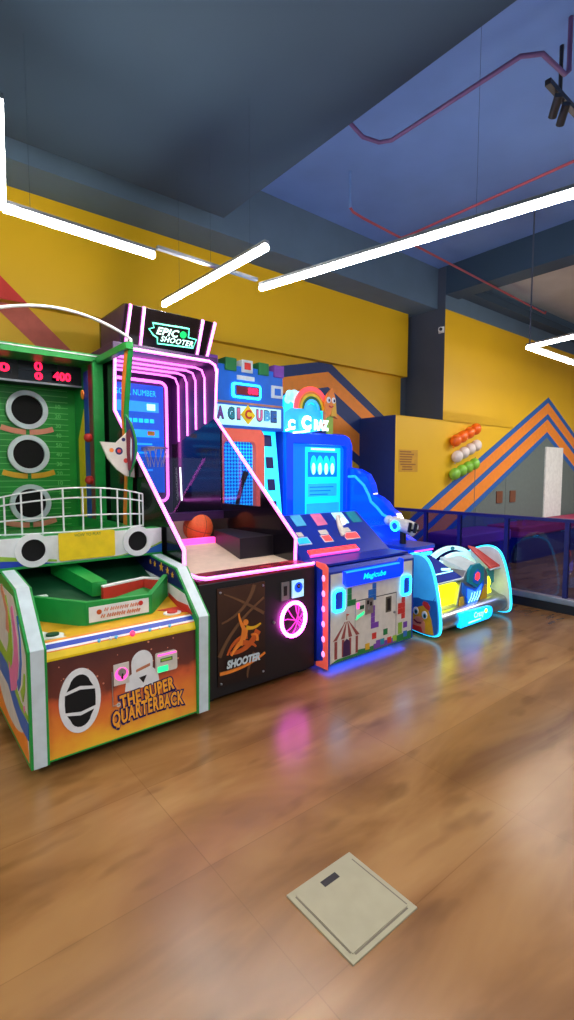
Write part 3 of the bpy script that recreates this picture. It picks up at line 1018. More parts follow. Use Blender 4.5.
MB().disc(FE, 2.09, .445, .01, 'silver', h=.012).build('lock', t)
nb = MB()
nx, nz, nr = 2.262, .437, .112
nb.circle(FE, nx, nz, nr, .0135, 'neon_hot', n=40, h=.015, ry=.122)
lines = [[(-.075, .105), (-.02, .03), (.03, -.02), (.09, -.09)], [(-.135, .01), (-.07, .012), (0, -.005), (.06, -.03), (.11, -.07)], [(-.095, -.095), (-.03, -.07), (.03, -.02), (.06, .05), (.055, .125)],
         [(.02, .135), (.035, .06), (.06, .0), (.12, -.05)], [(-.02, -.13), (.02, -.08), (.05, -.02), (.125, .05)]]
for L_ in lines:
    nb.tube([FE.p(nx + a_ * .8, nz + b_ * .86, .014) for a_, b_ in L_], .0042, 'neon_dim', seg=6)
nb.build('neon_basketball', t)
MB().tube([(A0 + .005, 2.86, .84), (A0 + .012, 2.76, .833), (A0 + .05, 2.718, .828), (A1 - .03, 2.712, .822), (A1 - .004, 2.73, .822)], .0125, 'neon').build('neon_counter_tube', t)
SP = [(2.94, .79), (2.94, .98), (4.12, 2.0), (4.08, 2.50), (5.04, 2.50), (5.04, .79)]
MB().px_(SP, A0, A0 + .022, 'black_gloss').build('side_panel', t, bevel=.002)
MB().px_([(2.94, .79), (2.94, .98), (3.38, 1.36), (3.38, 1.21), (4.01, 1.21), (4.01, 1.905), (4.12, 2.0), (4.9, 1.80), (5.04, 1.80), (5.04, .79)], A1 - .022, A1, 'black_gloss').build('side_panel', t)
MB().px_([(4.12, 2.0), (4.08, 2.50), (5.04, 2.50), (5.04, 1.80), (4.9, 1.80)], A1 - .022, A1, 'plum').build('hood_side', t)
MB().px_([(3.38, 1.36), (3.38, 1.21), (4.01, 1.21), (4.01, 1.905)], A1 - .014, A1 - .008, 'clear').build('side_window', t)
for nm, x in (('neon_side_tube', A0 + .011), ('neon_side_tube', A1 - .011)):
    MB().tube([(x, 2.935, .80), (x, 2.93, .99), (x, 4.112, 2.01), (x, 4.072, 2.46)] , .0135, 'neon').build(nm, t)
MB().box((A0, 4.08, 2.50), (A1, 5.04, 2.56), 'plum').build('hood_roof', t, bevel=.004)
MB().tube([(A0 + .02, 4.075, 2.44), (A0 + .04, 4.075, 2.49), (A0 + .09, 4.07, 2.515), (A1 - .09, 4.07, 2.515), (A1 - .03, 4.075, 2.49), (A1 - .012, 4.075, 2.43)], .0135, 'neon').build('neon_hood_tube', t)
for y, zb in ((4.27, 1.965), (4.45, 1.92), (4.63, 1.87), (4.82, 1.82)):
    MB().tube([(A1 - .03, y, zb), (A1 - .03, y, 2.40), (A1 - .06, y, 2.47), (A1 - .13, y, 2.487), (A0 + .10, y, 2.487), (A0 + .045, y, 2.46), (A0 + .032, y, 2.40), (A0 + .032, y, 2.0)], .0105, 'neon').build('neon_arch_tube', t)
MB().box((A0 + .022, 5.0, .79), (A1 - .022, 5.04, 2.5), 'plum').build('back_panel', t)
bk = [(1.6 + 0, z) for z in ()]
pts = rrect(1.62, 1.19, 2.385, 2.44, .07)
MB().tube([(a_, 4.965, b_) for a_, b_ in pts], .016, 'neon', closed=True).build('neon_back_frame', t)
FSc = Frame((0, 4.985, 0), (1, 0, 0), (0, 0, 1))
sc = MB().rect(FSc, 1.65, 1.28, 2.355, 2.40, 'screen_blue', h=.006, h0=-.02)
sc.rect(FSc, 1.80, 2.12, 2.30, 2.225, 'screen_bar', h=.009)
sc.rect(FSc, 1.80, 1.86, 2.30, 1.94, 'screen_bar', h=.009)
sc.text(FSc, 'GOAL NUMBER', 2.05, 2.31, .085, 'screen_cyan', h=.010, fit=.44)
for k in range(7):
    sc.rect(FSc, 1.84 + k * .06, 2.01, 1.885 + k * .06, 2.05, 'screen_cyan', h=.010)
sc.rect(FSc, 2.17, 2.14, 2.26, 2.205, 'screen_white', h=.011).rect(FSc, 2.17, 1.88, 2.25, 1.925, 'gold', h=.011)
for i in range(5):
    sc.rect(FSc, 1.82 + .03 * (i % 2), 1.78 - i * .09, 2.22 - .05 * (i % 3), 1.80 - i * .09, 'screen_bar', h=.009)
sc.build('screen', t)
hp_ = MB().circle(Frame((2.14, 4.72, 1.74), (1, 0, 0), (0, 1, 0)), 0, 0, .12, .006, 'silver', n=24)
for i in range(12):
    an = 2 * PI * i / 12
    hp_.tube([(2.14 + .12 * math.cos(an), 4.72 + .12 * math.sin(an), 1.74), (2.14 + .07 * math.cos(an + .4), 4.72 + .07 * math.sin(an + .4), 1.55)], .003, 'offwhite', seg=4)
hp_.box((2.10, 4.83, 1.72), (2.18, 4.99, 1.76), 'silver')
hp_.build('hoop', t)
# header sign
HB0, HB1 = Vector((1.62, 4.27, 2.585)), Vector((1.62, 4.10, 2.885))
hd = MB().px_([(4.27, 2.56), (4.10, 2.885), (4.16, 2.90), (4.75, 2.90), (4.75, 2.56)], 1.625, 2.475, 'black_gloss')
hd.prism([(1.626, 4.27, 2.56), (1.626, 4.10, 2.885), (1.626, 4.7, 2.89), (1.626, 4.7, 2.56)], (-.004, 0, 0), 'plum')
hd.prism([(1.625, 4.27, 2.558), (1.625, 4.12, 2.85), (1.625, 4.5, 2.85), (1.625, 4.6, 2.558)], (-.13, .0, -.0), 'black') if False else None
hd.build('header', t, bevel=.006)
FH = Frame((0, 4.27, 2.56), (1, 0, 0), (0, -.17, .325))
for (p, q) in (((130, 306), (126, 338)), ((143.5, 309), (141, 339)), ((202, 323), (196.7, 354)), ((214, 325.5), (206.7, 355.5))):
    a_, b_ = FH.t(*p), FH.t(*q)
    MB().tube([FH.p(a_[0], .36, .004), FH.p(a_[0], .365, .012), FH.p(b_[0], .04, .012)], .0135, 'neon').build('neon_header_tube', t)
tl = lambda x, y: FH.t(100 + x * .20906, 300 + y * .20906)
op = [tl(*p) for p in ((232, 136), (256, 130), (250, 108), (424, 136), (420, 178), (458, 188), (442, 228), (272, 206), (272, 178), (252, 165))]
hs = MB()
hs.tube([FH.p(a_, b_, .012) for a_, b_ in op], .006, 'neon_mint', closed=True, seg=6)
ctr = tl(318, 156); ct2 = tl(366, 194)
hs.text(FH, 'EPIC', ctr[0], ctr[1] + .004, .085, 'lit_mint', h=.014, bold=.003, sp=1.12, shear=.2, fit=tl(372, 156)[0] - tl(262, 156)[0])
hs.text(FH, 'SHOOTER', ct2[0], ct2[1] - .006, .066, 'lit_mint', h=.014, bold=.0018, sp=1.12, shear=.2, fit=tl(445, 200)[0] - tl(286, 190)[0])
cb = tl(397, 166)
hs.disc(FH, cb[0], cb[1], .03, 'mint_ball', h=.012)
hs.build('lit_logo', t)
# playing area
MB().px_([(2.95, .80), (3.86, .88), (3.87, .859), (4.28, .859), (4.28, .70), (2.95, .70)], A0 + .022, A1 - .022, 'beige').build('ball_ramp', t)
MB().box((1.88, 3.80, .87), (2.27, 3.85, .925), 'led_pink').build('ball_stop', t)
MB().pz_([(2.13, 3.2), (2.28, 3.84), (A1 - .022, 3.84), (A1 - .022, 3.2)], .80, .985, 'black').build('ramp_block', t)
MB().box((A0 + .022, 4.28, .85), (A1 - .022, 4.31, 1.11), 'beige').build('ramp_back', t)
gl = MB().box((A0 + .03, 3.995, 1.14), (A1 - .03, 4.003, 1.625), 'clear')
gl.build('guard_pane', t)
MB().box((A0 + .022, 3.96, 1.07), (A1 - .022, 4.06, 1.14), 'plum').build('guard_rail', t)
MB().tube([(2.02, 3.96, 1.54), (2.03, 3.96, 1.25)], .007, 'lit_white').build('light_tube', t)

BC = Vector((2.22, 4.02, .995))
bb = MB().ball(BC, .136, 'basketball', nu=28, nv=18)
for rx, ry in ((0, 0), (PI / 2, 0), (0, PI / 2)):
    R_ = Matrix.Rotation(rx + .3, 3, 'X') @ Matrix.Rotation(ry + .2, 3, 'Y')
    bb.tube([BC + R_ @ Vector((.1355 * math.cos(2 * PI * i / 32), .1355 * math.sin(2 * PI * i / 32), 0)) for i in range(32)], .0022, 'black', closed=True, seg=5)
bb.build('basketball', None, (2.22, 4.02, .86), 'orange basketball lying behind the pink lit stop in the neon machine', 'basketball')

# ------------------------------------------------------------------ BLOCK PUZZLE machine
B0, B1 = 2.506, 3.54
YF = 2.61
t = thing('block_puzzle_arcade_machine', (3.015, 2.61, 0), 'white-fronted game cabinet with falling-block pattern and circus tent, glowing blue below', 'arcade machine')
MB().px_([(YF, .05), (YF, .76), (2.632, .79), (2.889, .812), (3.288, 1.127), (3.32, 1.127), (3.36, .95), (4.9, .95), (4.9, .05)], B0, B1, 'deep_blue').build('cabinet', t, bevel=.004)
for x in (B0 + .1, B1 - .1):
    for y in (YF + .12, 4.75):
        MB().tube([(x, y, 0), (x, y, .055)], .03, 'rubber', seg=12).build('foot', t)
FM = Frame((0, YF, 0), (1, 0, 0), (0, 0, 1))
fp = MB().rect(FM, B0 + .03, .06, B1 - .03, .742, 'offwhite', h=.005)
fp.stroke(FM, [(2.80, .50), (3.30, .495)], .006, 'black', h=.0065)
fp.stroke(FM, [(2.80, .50), (2.80, .12)], .004, 'silver', h=.0065)
fp.stroke(FM, [(3.30, .495), (3.30, .12)], .004, 'silver', h=.0065)
Bk = .047
def blocks(cells, a, b, m, k=Bk):
    for i, j in cells:
        fp.rect(FM, a + i * k, b + j * k, a + (i + 1) * k - .002, b + (j + 1) * k - .002, m, h=.008)
blocks([(0, 0), (0, 1), (0, 2), (1, 0)], 2.712, .475, 'grass_green')
blocks([(0, 0), (1, 0), (1, 1), (1, 2), (0, 1)], 2.95, .475, 'blue')
blocks([(0, 0), (1, 0), (0, 1), (0, 2), (0, 3)], 2.985, .245, 'purple')
blocks([(1, 0), (1, 1), (1, 2), (1, 3), (0, 1), (0, 2)], 3.325, .255, 'red')
for a_, b_, m_ in ((3.0, .155, 'red'), (3.14, .16, 'grass_green'), (3.33, .13, 'lime'), (3.33, .177, 'lime'), (3.40, .17, 'purple'), (2.92, .085, 'gold'), (3.19, .08, 'red'), (3.05, .085, 'purple'), (3.1, .085, 'teal'), (3.40, .09, 'blue'), (3.26, .08, 'lime')):
    fp.rect(FM, a_, b_, a_ + .05, b_ + .05, m_, h=.0085)
fp.poly(FM, [(B0 + .03, .062), (2.62, .085), (2.80, .11), (2.95, .10), (3.2, .11), (3.38, .125), (B1 - .03, .13), (B1 - .03, .062)], 'grass_green', h=.0075)
fp.rect(FM, 3.02, .07, 3.30, .112, 'purple', h=.008)
# circus tent print
tc_ = 2.705
fp.poly(FM, [(tc_ - .12, .085), (tc_ - .125, .225), (tc_ - .15, .235), (tc_ - .05, .33), (tc_, .375), (tc_ + .05, .33), (tc_ + .15, .235), (tc_ + .125, .225), (tc_ + .12, .085)], 'offwhite', h=.0078)
for i in range(-3, 4):
    if i % 2:
        fp.poly(FM, [(tc_ + i * .038 - .013, .09), (tc_ + i * .038 - .013, .225), (tc_ + i * .038 + .013, .225), (tc_ + i * .038 + .013, .09)], 'brick', h=.0088)
        fp.poly(FM, [(tc_ + i * .042 - .02, .232), (tc_ + i * .006, .36), (tc_ + i * .006 + .006, .36), (tc_ + i * .042 + .02, .232)], 'brick', h=.0088)
fp.poly(FM, [(tc_ - .04, .088), (tc_ - .035, .20), (tc_, .225), (tc_ + .035, .20), (tc_ + .04, .088)], 'plum', h=.0095)
fp.stroke(FM, [(tc_, .37), (tc_, .42)], .006, 'tan', h=.0085)
fp.poly(FM, [(tc_, .42), (tc_ + .03, .41), (tc_, .40)], 'red', h=.0088)
fp.build('front_panel', t)
for x0, x1 in ((2.545, 2.68), (3.352, 3.488)):
    q = MB().poly(FM, rrect(x0 + .022, .47, x1 - .022, .605, .02), 'royal', h=.014)
    q.tube([FM.p(a_, b_, .016) for a_, b_ in rrect(x0 + .014, .460, x1 - .014, .617, .03)], .011, 'led_cyan', closed=True)
    q.build('lit_speaker_frame', t)
lp = MB().poly(FM, [(2.66, .75), (2.66, .66), (2.69, .63), (3.32, .63), (3.36, .66), (3.36, .775), (3.335, .785), (3.31, .75)], 'lit_blue_plastic', h=.03)
lp.stroke(FM, [(2.67, .745), (3.305, .745)], .01, 'screen_bar', h=.033)
lp.text(FM, 'Magicube', 2.99, .69, .06, 'screen_cyan', h=.034, bold=.002, shear=.25, fit=.27)
lp.build('front_lip', t, bevel=.003)
cpn = MB().rect(FM, 2.915, .375, 3.005, .50, 'silver', h=.012).rect(FM, 2.93, .455, 2.95, .485, 'black', h=.014).rect(FM, 2.965, .44, 2.985, .47, 'black', h=.014)
cpn.disc(FM, 2.965, .41, .02, 'silver', h=.02)
cpn.build('coin_plate', t)
cr = MB().rect(FM, 2.80, .36, 2.895, .49, 'offwhite', h=.016).rect(FM, 2.805, .44, 2.835, .487, 'led_pink', h=.018).rect(FM, 2.84, .43, 2.89, .46, 'green_dark', h=.018).poly(FM, [(2.80, .355), (2.885, .385), (2.895, .41), (2.81, .385)], 'led_green', h=.0185)
cr.build('card_reader', t)
MB().rect(FM, 3.165, .345, 3.235, .475, 'hatch_dark', h=.008).rect(FM, 3.18, .36, 3.22, .46, 'black', h=.01).build('ticket_slot', t)
MB().disc(FM, 3.275, .33, .01, 'silver', h=.014, n=12).build('lock', t)
# bulb-studded red border on the exposed side edge
sd = MB()
sd.prism([(B0, YF - .012, .03), (B0, YF - .012, .80), (B0, YF + .02, .825), (B0, YF + .115, .83), (B0, YF + .115, .795), (B0, YF + .045, .775), (B0, YF + .035, .09), (B0, YF + .115, .06), (B0, YF + .115, .03)], (-.008, 0, 0), 'lit_orange')
sd.build('edge_border', t)
sp_ = MB().prism([(B0, YF + .03, .08), (B0, YF + .03, .78), (B0, YF + .11, .79), (B0, YF + .11, .07)], (-.003, 0, 0), 'royal')
sp_.build('edge_print', t)
bl = None
for i in range(6):
    z = .14 + i * .115
    if bl is None:
        bl = MB().ball((B0 - .008, YF + .033, z), .022, 'led_bulb', sc=(.35, .8, 1.1)).build('edge_bulb', t)
    else:
        c2 = bl.copy(); COL.objects.link(c2); c2.parent = t; c2.location = (0, 0, i * .115)
# table surface, red lit trough, sloping card panel
MB().box((B0 + .04, 2.64, .80), (B1 - .04, 2.87, .816), 'deep_blue').build('table_top', t)
FC = Frame((0, 2.889, .812), (1, 0, 0), (0, .399, .315))
rs = MB().rect(FC, 2.61, .03, 3.16, .085, 'led_red', h=.014)
rs.rect(FC, 2.60, .018, 3.16, .03, 'led_pink', h=.02)
for i in range(6):
    rs.ball(FC.p(2.67 + i * .09, .07, .010), .022, 'led_red', sc=(1.3, .8, .6), nu=12, nv=8)
rs.build('lit_trough', t)
cards = [((2.645, .37), (2.79, .37), (2.855, .552), (2.705, .552), 'sky'), ((2.875, .355), (3.033, .36), (3.096, .553), (2.94, .553), 'pink'), ((3.13, .355), (3.30, .355), (3.365, .53), (3.20, .53), 'lit_sign'), ((3.32, .355), (3.478, .355), (3.535, .525), (3.38, .525), 'teal')]
for p0, p1, p2, p3, m_ in cards:
    k_ = .045
    MB().poly(FC, [(p0[0] + k_, p0[1]), (p1[0] + k_ * .2, p1[1]), (p2[0] - k_, min(p2[1], .50)), (p3[0] - k_ * .2, min(p3[1], .50))], m_, h=.006).build('picture_card', t)
for a_, b_, l0, l1, m_ in ((2.585, 2.705, 2.63, 2.69, 'screen_bar'), (2.87, 2.955, 2.88, 2.975, 'led_red'), (3.13, 3.29, 3.14, 3.25, 'led_red')):
    q = MB().rect(FC, a_ - .01, .155, b_ + .01, .24, 'pearl', h=.005).rect(FC, a_, .165, b_, .23, m_, h=.008)
    q.rect(FC, l0, .25, l1, .30, 'offwhite', h=.004)
    q.build('price_readout', t)
hl = MB().ball(FC.p(3.20, .35, .035), .035, 'lit_white', sc=(1, 1, 1)).tube([FC.p(3.11, .2, .01), FC.p(3.13, .30, .03), FC.p(3.2, .42, .03)], .025, 'offwhite')
hl.build('white_figure', t)
# back of the game: field, arch with mesh, towers, header
MB().box((B0 + .02, 4.62, .95), (B1 - .02, 4.9, 2.0), 'navy').build('back_box', t)
FAr = Frame((0, 4.47, 0), (1, 0, 0), (0, 0, 1))
MB().box((2.72, 4.47, 1.02), (3.17, 4.62, 1.92), 'mesh_blue').build('mesh_target', t)
ar_ = MB()
outer = [(2.64, .95), (2.64, 1.87)] + arc(2.74, 1.87, .10, 180, 90, 5) + arc(3.17, 1.87, .10, 90, 0, 5) + [(3.27, .95)]
inner = [(3.15, .95), (3.15, 1.77)] + arc(3.10, 1.77, .05, 0, 90, 4) + arc(2.80, 1.77, .05, 90, 180, 4) + [(2.75, .95)]
ar_.poly(FAr, outer + inner, 'lit_orange', h=.06)
ar_.build('arch', t, bevel=.006)
MB().tube([(2.84, 4.40, .98), (2.96, 4.38, 1.40)], .022, 'black').tube([(2.96, 4.38, 1.40), (3.0, 4.38, 1.5)], .03, 'black').build('swing_arm', t)
FTw = Frame((0, 4.46, 1.0), (1, 0, 0), (0, .13, 1.0))
for x0, x1 in ((3.285, 3.53), (2.52, 2.62)):
    tw = MB().rect(FTw, x0, -.05, x1, .97, 'tower_cyan', h=.03, h0=-.03)
    tw.build('tower', t, bevel=.004)
    for k in range(4):
        MB().rect(FTw, x0 + (x1 - x0) * .3, .04 + k * .25, x0 + (x1 - x0) * .72, .17 + k * .25, 'navy', h=.036).build('tower_window', t)
FHd = Frame((0, 4.43, 0), (1, 0, 0), (0, 0, 1))
hd = MB().box((B0, 4.43, 2.22), (B1, 4.66, 2.605), 'castle_blue')
hd.box((B0, 4.422, 2.205), (B1, 4.66, 2.235), 'tan')
hd.build('castle_header', t, bevel=.004)
for a_, m_, i_ in ((2.62, 'purple', None), (2.845, 'grass_green', None), (3.05, 'pearl', 'red'), (3.265, 'grass_green', None), (3.475, 'purple', None)):
    q = MB().box((a_ - .068, 4.41, 2.545), (a_ + .068, 4.58, 2.675), m_)
    if i_:
        q.box((a_ - .04, 4.405, 2.575), (a_ + .04, 4.411, 2.648), i_)
    q.build('battlement', t, bevel=.004)
q = MB().poly(FHd, rrect(2.86, 2.275, 3.225, 2.43, .03), 'led_cyan', h=.02)
q.poly(FHd, rrect(2.885, 2.295, 3.20, 2.41, .02), 'castle_blue', h=.026)
q.rect(FHd, 2.905, 2.31, 3.19, 2.395, 'maroon', h=.03)
q.text(FHd, '888', 3.11, 2.352, .085, 'digit_red', h=.033, bold=.004)
q.build('score_readout', t)
MB().rect(FHd, 2.925, 2.465, 3.145, 2.51, 'pearl', h=.012).build('name_strip', t)
MB().rect(FHd, 3.375, 2.315, 3.528, 2.45, 'pearl', h=.02).rect(FHd, 3.41, 2.345, 3.495, 2.42, 'castle_blue', h=.024).build('window_block', t)
MB().poly(FHd, rrect(2.56, 2.31, 2.68, 2.48, .02), 'led_green', h=.02).build('lit_window_block', t)
mq = MB().rect(FHd, B0, 1.955, B1 - .01, 2.21, 'castle_blue', h=.03, h0=-.16)
mq.rect(FHd, B0 + .02, 1.985, B1 - .05, 2.19, 'lit_sign', h=.034)
mq.build('marquee', t, bevel=.003)
lt = MB()
for ch, a_, m_ in (('M', 2.59, 'blue'), ('A', 2.70, 'purple'), ('G', 2.83, 'teal'), ('I', 2.92, 'pink'), ('U', 3.19, 'pink'), ('B', 3.29, 'sky'), ('E', 3.38, 'blue')):
    lt.text(FHd, ch, a_, 2.10, .15, 'slate', h=.037, bold=.016, fit=.09 if ch != 'I' else .05)
    lt.text(FHd, ch, a_, 2.102, .14, m_, h=.041, bold=.008, fit=.078 if ch != 'I' else .036)
lt.poly(FHd, [(3.04, 2.0), (3.135, 2.10), (3.04, 2.205), (2.945, 2.10)], 'yellow', h=.04)
lt.text(FHd, 'C', 3.04, 2.103, .12, 'red', h=.044, bold=.006)
lt.build('title_lettering', t)
us = MB().box((B0 + .06, YF + .22, .034), (B1 - .06, YF + .24, .05), 'led_blue').box((B0 + .06, 3.2, .034), (B1 - .06, 3.22, .05), 'led_blue')
us.build('underglow_strip', t)

# ------------------------------------------------------------------ BLUE WAVE machine (rainbow sign)
C0, C1 = 3.60, 4.68
t = thing('water_shooting_arcade_machine', (4.1, 3.1, 0), 'blue glowing screen game with rainbow sign, wavy side and mounted blaster', 'arcade machine')
MB().box((C0, 3.55, 0), (C1 - .08, 4.95, .92), 'lit_blue_plastic').build('cabinet', t, bevel=.006)
sb = MB()
sb.py_([(C0, .9), (C1, .9), (C1, 1.85)] + arc(C1 - .12, 1.86, .12, 0, 90, 6)[1:] + [(C0, 1.98)], 4.50, 4.95, 'royal')
sb.build('screen_box', t, bevel=.006)
FZ = Frame((0, 4.50, 0), (1, 0, 0), (0, 0, 1))
fz = MB().poly(FZ, [(C0, .9), (C0 + .10, .9), (C0 + .10, 1.83), (C1 - .14, 1.83), (C1 - .10, 1.79), (C1 - .10, .9), (C1, .9), (C1, 1.84), (C1 - .05, 1.93), (C1 - .12, 1.96), (C0, 1.96)], 'lit_blue_plastic', h=.07)
fz.build('screen_frame', t, bevel=.01)
sc = MB().rect(FZ, C0 + .10, .9, C1 - .10, 1.83, 'screen_deep', h=.008)
sc.rect(FZ, 3.93, .92, 4.52, 1.80, 'screen_cyan', h=.012)
sc.rect(FZ, 3.97, 1.44, 4.46, 1.74, 'screen_deep', h=.014)
sc.rect(FZ, 4.02, 1.765, 4.42, 1.79, 'screen_white', h=.015)
for k in range(4):
    x = 4.06 + k * .105
    sc.disc(FZ, x, 1.585, .05, 'screen_cyan', h=.02, ry=.115)
    sc.disc(FZ, x - .005, 1.54, .028, 'screen_white', h=.026, ry=.07)
sc.rect(FZ, 3.97, 1.20, 4.46, 1.36, 'screen_bar', h=.014)
for k in range(3):
    sc.rect(FZ, 4.0, 1.31 - k * .045, 4.40 - .05 * k, 1.322 - k * .045, 'screen_deep', h=.016)
sc.rect(FZ, 3.95, .95, 4.50, 1.12, 'screen_bar', h=.014)
sc.build('screen', t)
# rainbow sign
FRn = Frame((0, 4.42, 0), (1, 0, 0), (0, 0, 1))
rp = lambda x, y: FRn.t(270 + x * .13937, 380 + y * .13937)
rn = MB().poly(FRn, [rp(*p) for p in ((100, 330), (100, 150), (120, 110), (150, 80), (205, 80), (300, 90), (380, 140), (380, 360), (240, 385), (110, 370))], 'screen_cyan', h=.0, h0=-.06)
rn.poly(FRn, [rp(*p) for p in ((100, 330), (105, 230), (150, 200), (230, 210), (290, 170), (340, 190), (370, 250), (370, 350), (240, 375), (110, 360))], 'screen_bar', h=.004)
for (x, y, r_) in ((140, 110, 32), (175, 120, 42), (205, 150, 30), (125, 140, 24)):
    c_ = rp(x, y)
    rn.disc(FRn, c_[0], c_[1], r_ * .0019, 'lit_sign', h=.008)
rn.build('cloud_board', t, bevel=.003)
rc = rp(290, 190)
rb = MB()
for r0, r1, m_ in ((.265, .215, 'led_red'), (.215, .185, 'orange'), (.185, .155, 'yellow'), (.155, .12, 'grass_green'), (.12, .085, 'screen_bar')):
    o_ = arc(rc[0], rc[1] - .04, r0, 0, 180, 18) + arc(rc[0], rc[1] - .04, r1, 180, 0, 18)
    rb.poly(FRn, o_, m_, h=.03, h0=.008)
rb.build('rainbow', t)
fg = MB()
cc = rp(415, 180)
cc = (cc[0] - .03, cc[1])
fg.poly(FRn, [(cc[0] - .06, cc[1] - .17), (cc[0] - .075, cc[1] + .02), (cc[0] - .03, cc[1] + .12), (cc[0] + .05, cc[1] + .20), (cc[0] + .10, cc[1] + .08), (cc[0] + .11, cc[1] - .08), (cc[0] + .14, cc[1] - .16), (cc[0] + .03, cc[1] - .12)], 'orange', h=.06, h0=.03)
fg.poly(FRn, [(cc[0] + .02, cc[1] - .14), (cc[0] + .07, cc[1] + .06), (cc[0] + .10, cc[1] + .06), (cc[0] + .12, cc[1] - .14)], 'gold', h=.064, h0=.03)
for dx in (-.02, .065):
    fg.disc(FRn, cc[0] + dx, cc[1] + .05, .03, 'white', h=.07, ry=.036)
    fg.disc(FRn, cc[0] + dx + .005, cc[1] + .045, .013, 'navy', h=.074, ry=.018)
fg.stroke(FRn, [(cc[0] - .01, cc[1] - .02), (cc[0] + .03, cc[1] - .035), (cc[0] + .06, cc[1] - .015)], .016, 'red', h=.068)
fg.build('flame_figure', t)
lt = MB()
a_ = rp(318, 325)
lt.text(FRn, 'C', rp(245, 325)[0], a_[1] + .01, .20, 'lit_white', h=.04, bold=.014)
lt.text(FRn, 'RAZ', rp(350, 330)[0], rp(350, 330)[1], .15, 'lit_white', h=.04, bold=.012, fit=.24)
a_ = rp(82, 320)
lt.text(FRn, 'C', max(a_[0], 3.63), a_[1], .14, 'lit_white', h=.04, bold=.01)
lt.stroke(FRn, [rp(110, 362), rp(135, 350)], .02, 'lit_white', h=.03)
lt.stroke(FRn, [rp(165, 378), rp(215, 374), rp(275, 366)], .022, 'lit_white', h=.03)
yl = rp(415, 330)
lt.rect(FRn, yl[0] - .03, yl[1] - .1, yl[0] + .05, yl[1] + .12, 'lime', h=.04)
lt.build('title_lettering', t)
# wave wing
wp = [(348, 515), (348, 480), (347, 471), (352, 467.5), (362, 469), (371, 474), (376, 484), (378, 494), (384, 497), (390, 502), (394, 508), (401, 513), (404, 520), (404, 532)]
wy = [at(x, y, 'x', C1 + .04) for x, y in wp]
wpoly = [(p.y, p.z) for p in wy] + [(3.45, .72), (3.45, .0), (4.6, .0), (4.6, 1.0)]
wg = MB().px_(wpoly, C1 - .06, C1 + .05, 'lit_blue_plastic')
wg.tube([(C1 - .065, p.y + .02, p.z - .12 + .03 * math.sin(i * 1.9)) for i, p in enumerate(wy[3:13])], .02, 'screen_bar', seg=6)
wg.build('wave_side', t, bevel=.012)
# pedestal with blaster
pd = MB().pz_([(a_, b_) for a_, b_ in rrect(4.14, 3.10, 4.56, 3.50, .08)], 0, .70, 'lit_blue_plastic')
pd.pz_(rrect(4.11, 3.07, 4.59, 3.53, .10), .70, .735, 'royal')
pd.box((4.20, 3.085, .675), (4.52, 3.095, .692), 'led_pink')
pd.box((4.20, 3.09, .60), (4.5, 3.1, .66), 'led_cyan')
pd.build('blaster_pedestal', t, bevel=.006)
gx, gy, gz = 4.3, 3.32, .925
MB().tube([(gx, gy, .73), (gx, gy, .87)], .035, 'black', seg=12).build('swivel_post', t)
g = MB()
g.tube([(gx, gy + .13, gz + .03), (gx, gy + .04, gz + .01), (gx, gy - .06, gz - .005), (gx, gy - .14, gz - .03)], .07, 'offwhite', seg=14, r1=.075)
g.ball((gx, gy + .19, gz + .045), .055, 'pearl')
g.tube([(gx, gy + .1, gz + .03), (gx, gy + .2, gz + .045)], .03, 'silver', seg=12)
g.build('blaster_body', t)
FG = Frame((gx - .075, gy + .05, gz), (0, -1, 0), (0, 0, 1))
MB().circle(FG, 0, 0, .048, .011, 'led_cyan', n=24).disc(FG, 0, 0, .04, 'led_blue', h=.006).build('blaster_ring', t)
for dy in (-.13, -.2):
    MB().tube([(gx - .07, gy + dy - .02, gz + .05), (gx - .07, gy + dy, gz - .05)], .018, 'black', seg=10).box((gx - .06, gy + dy - .015, gz - .04), (gx, gy + dy + .06, gz - .02), 'black').build('blaster_grip', t)

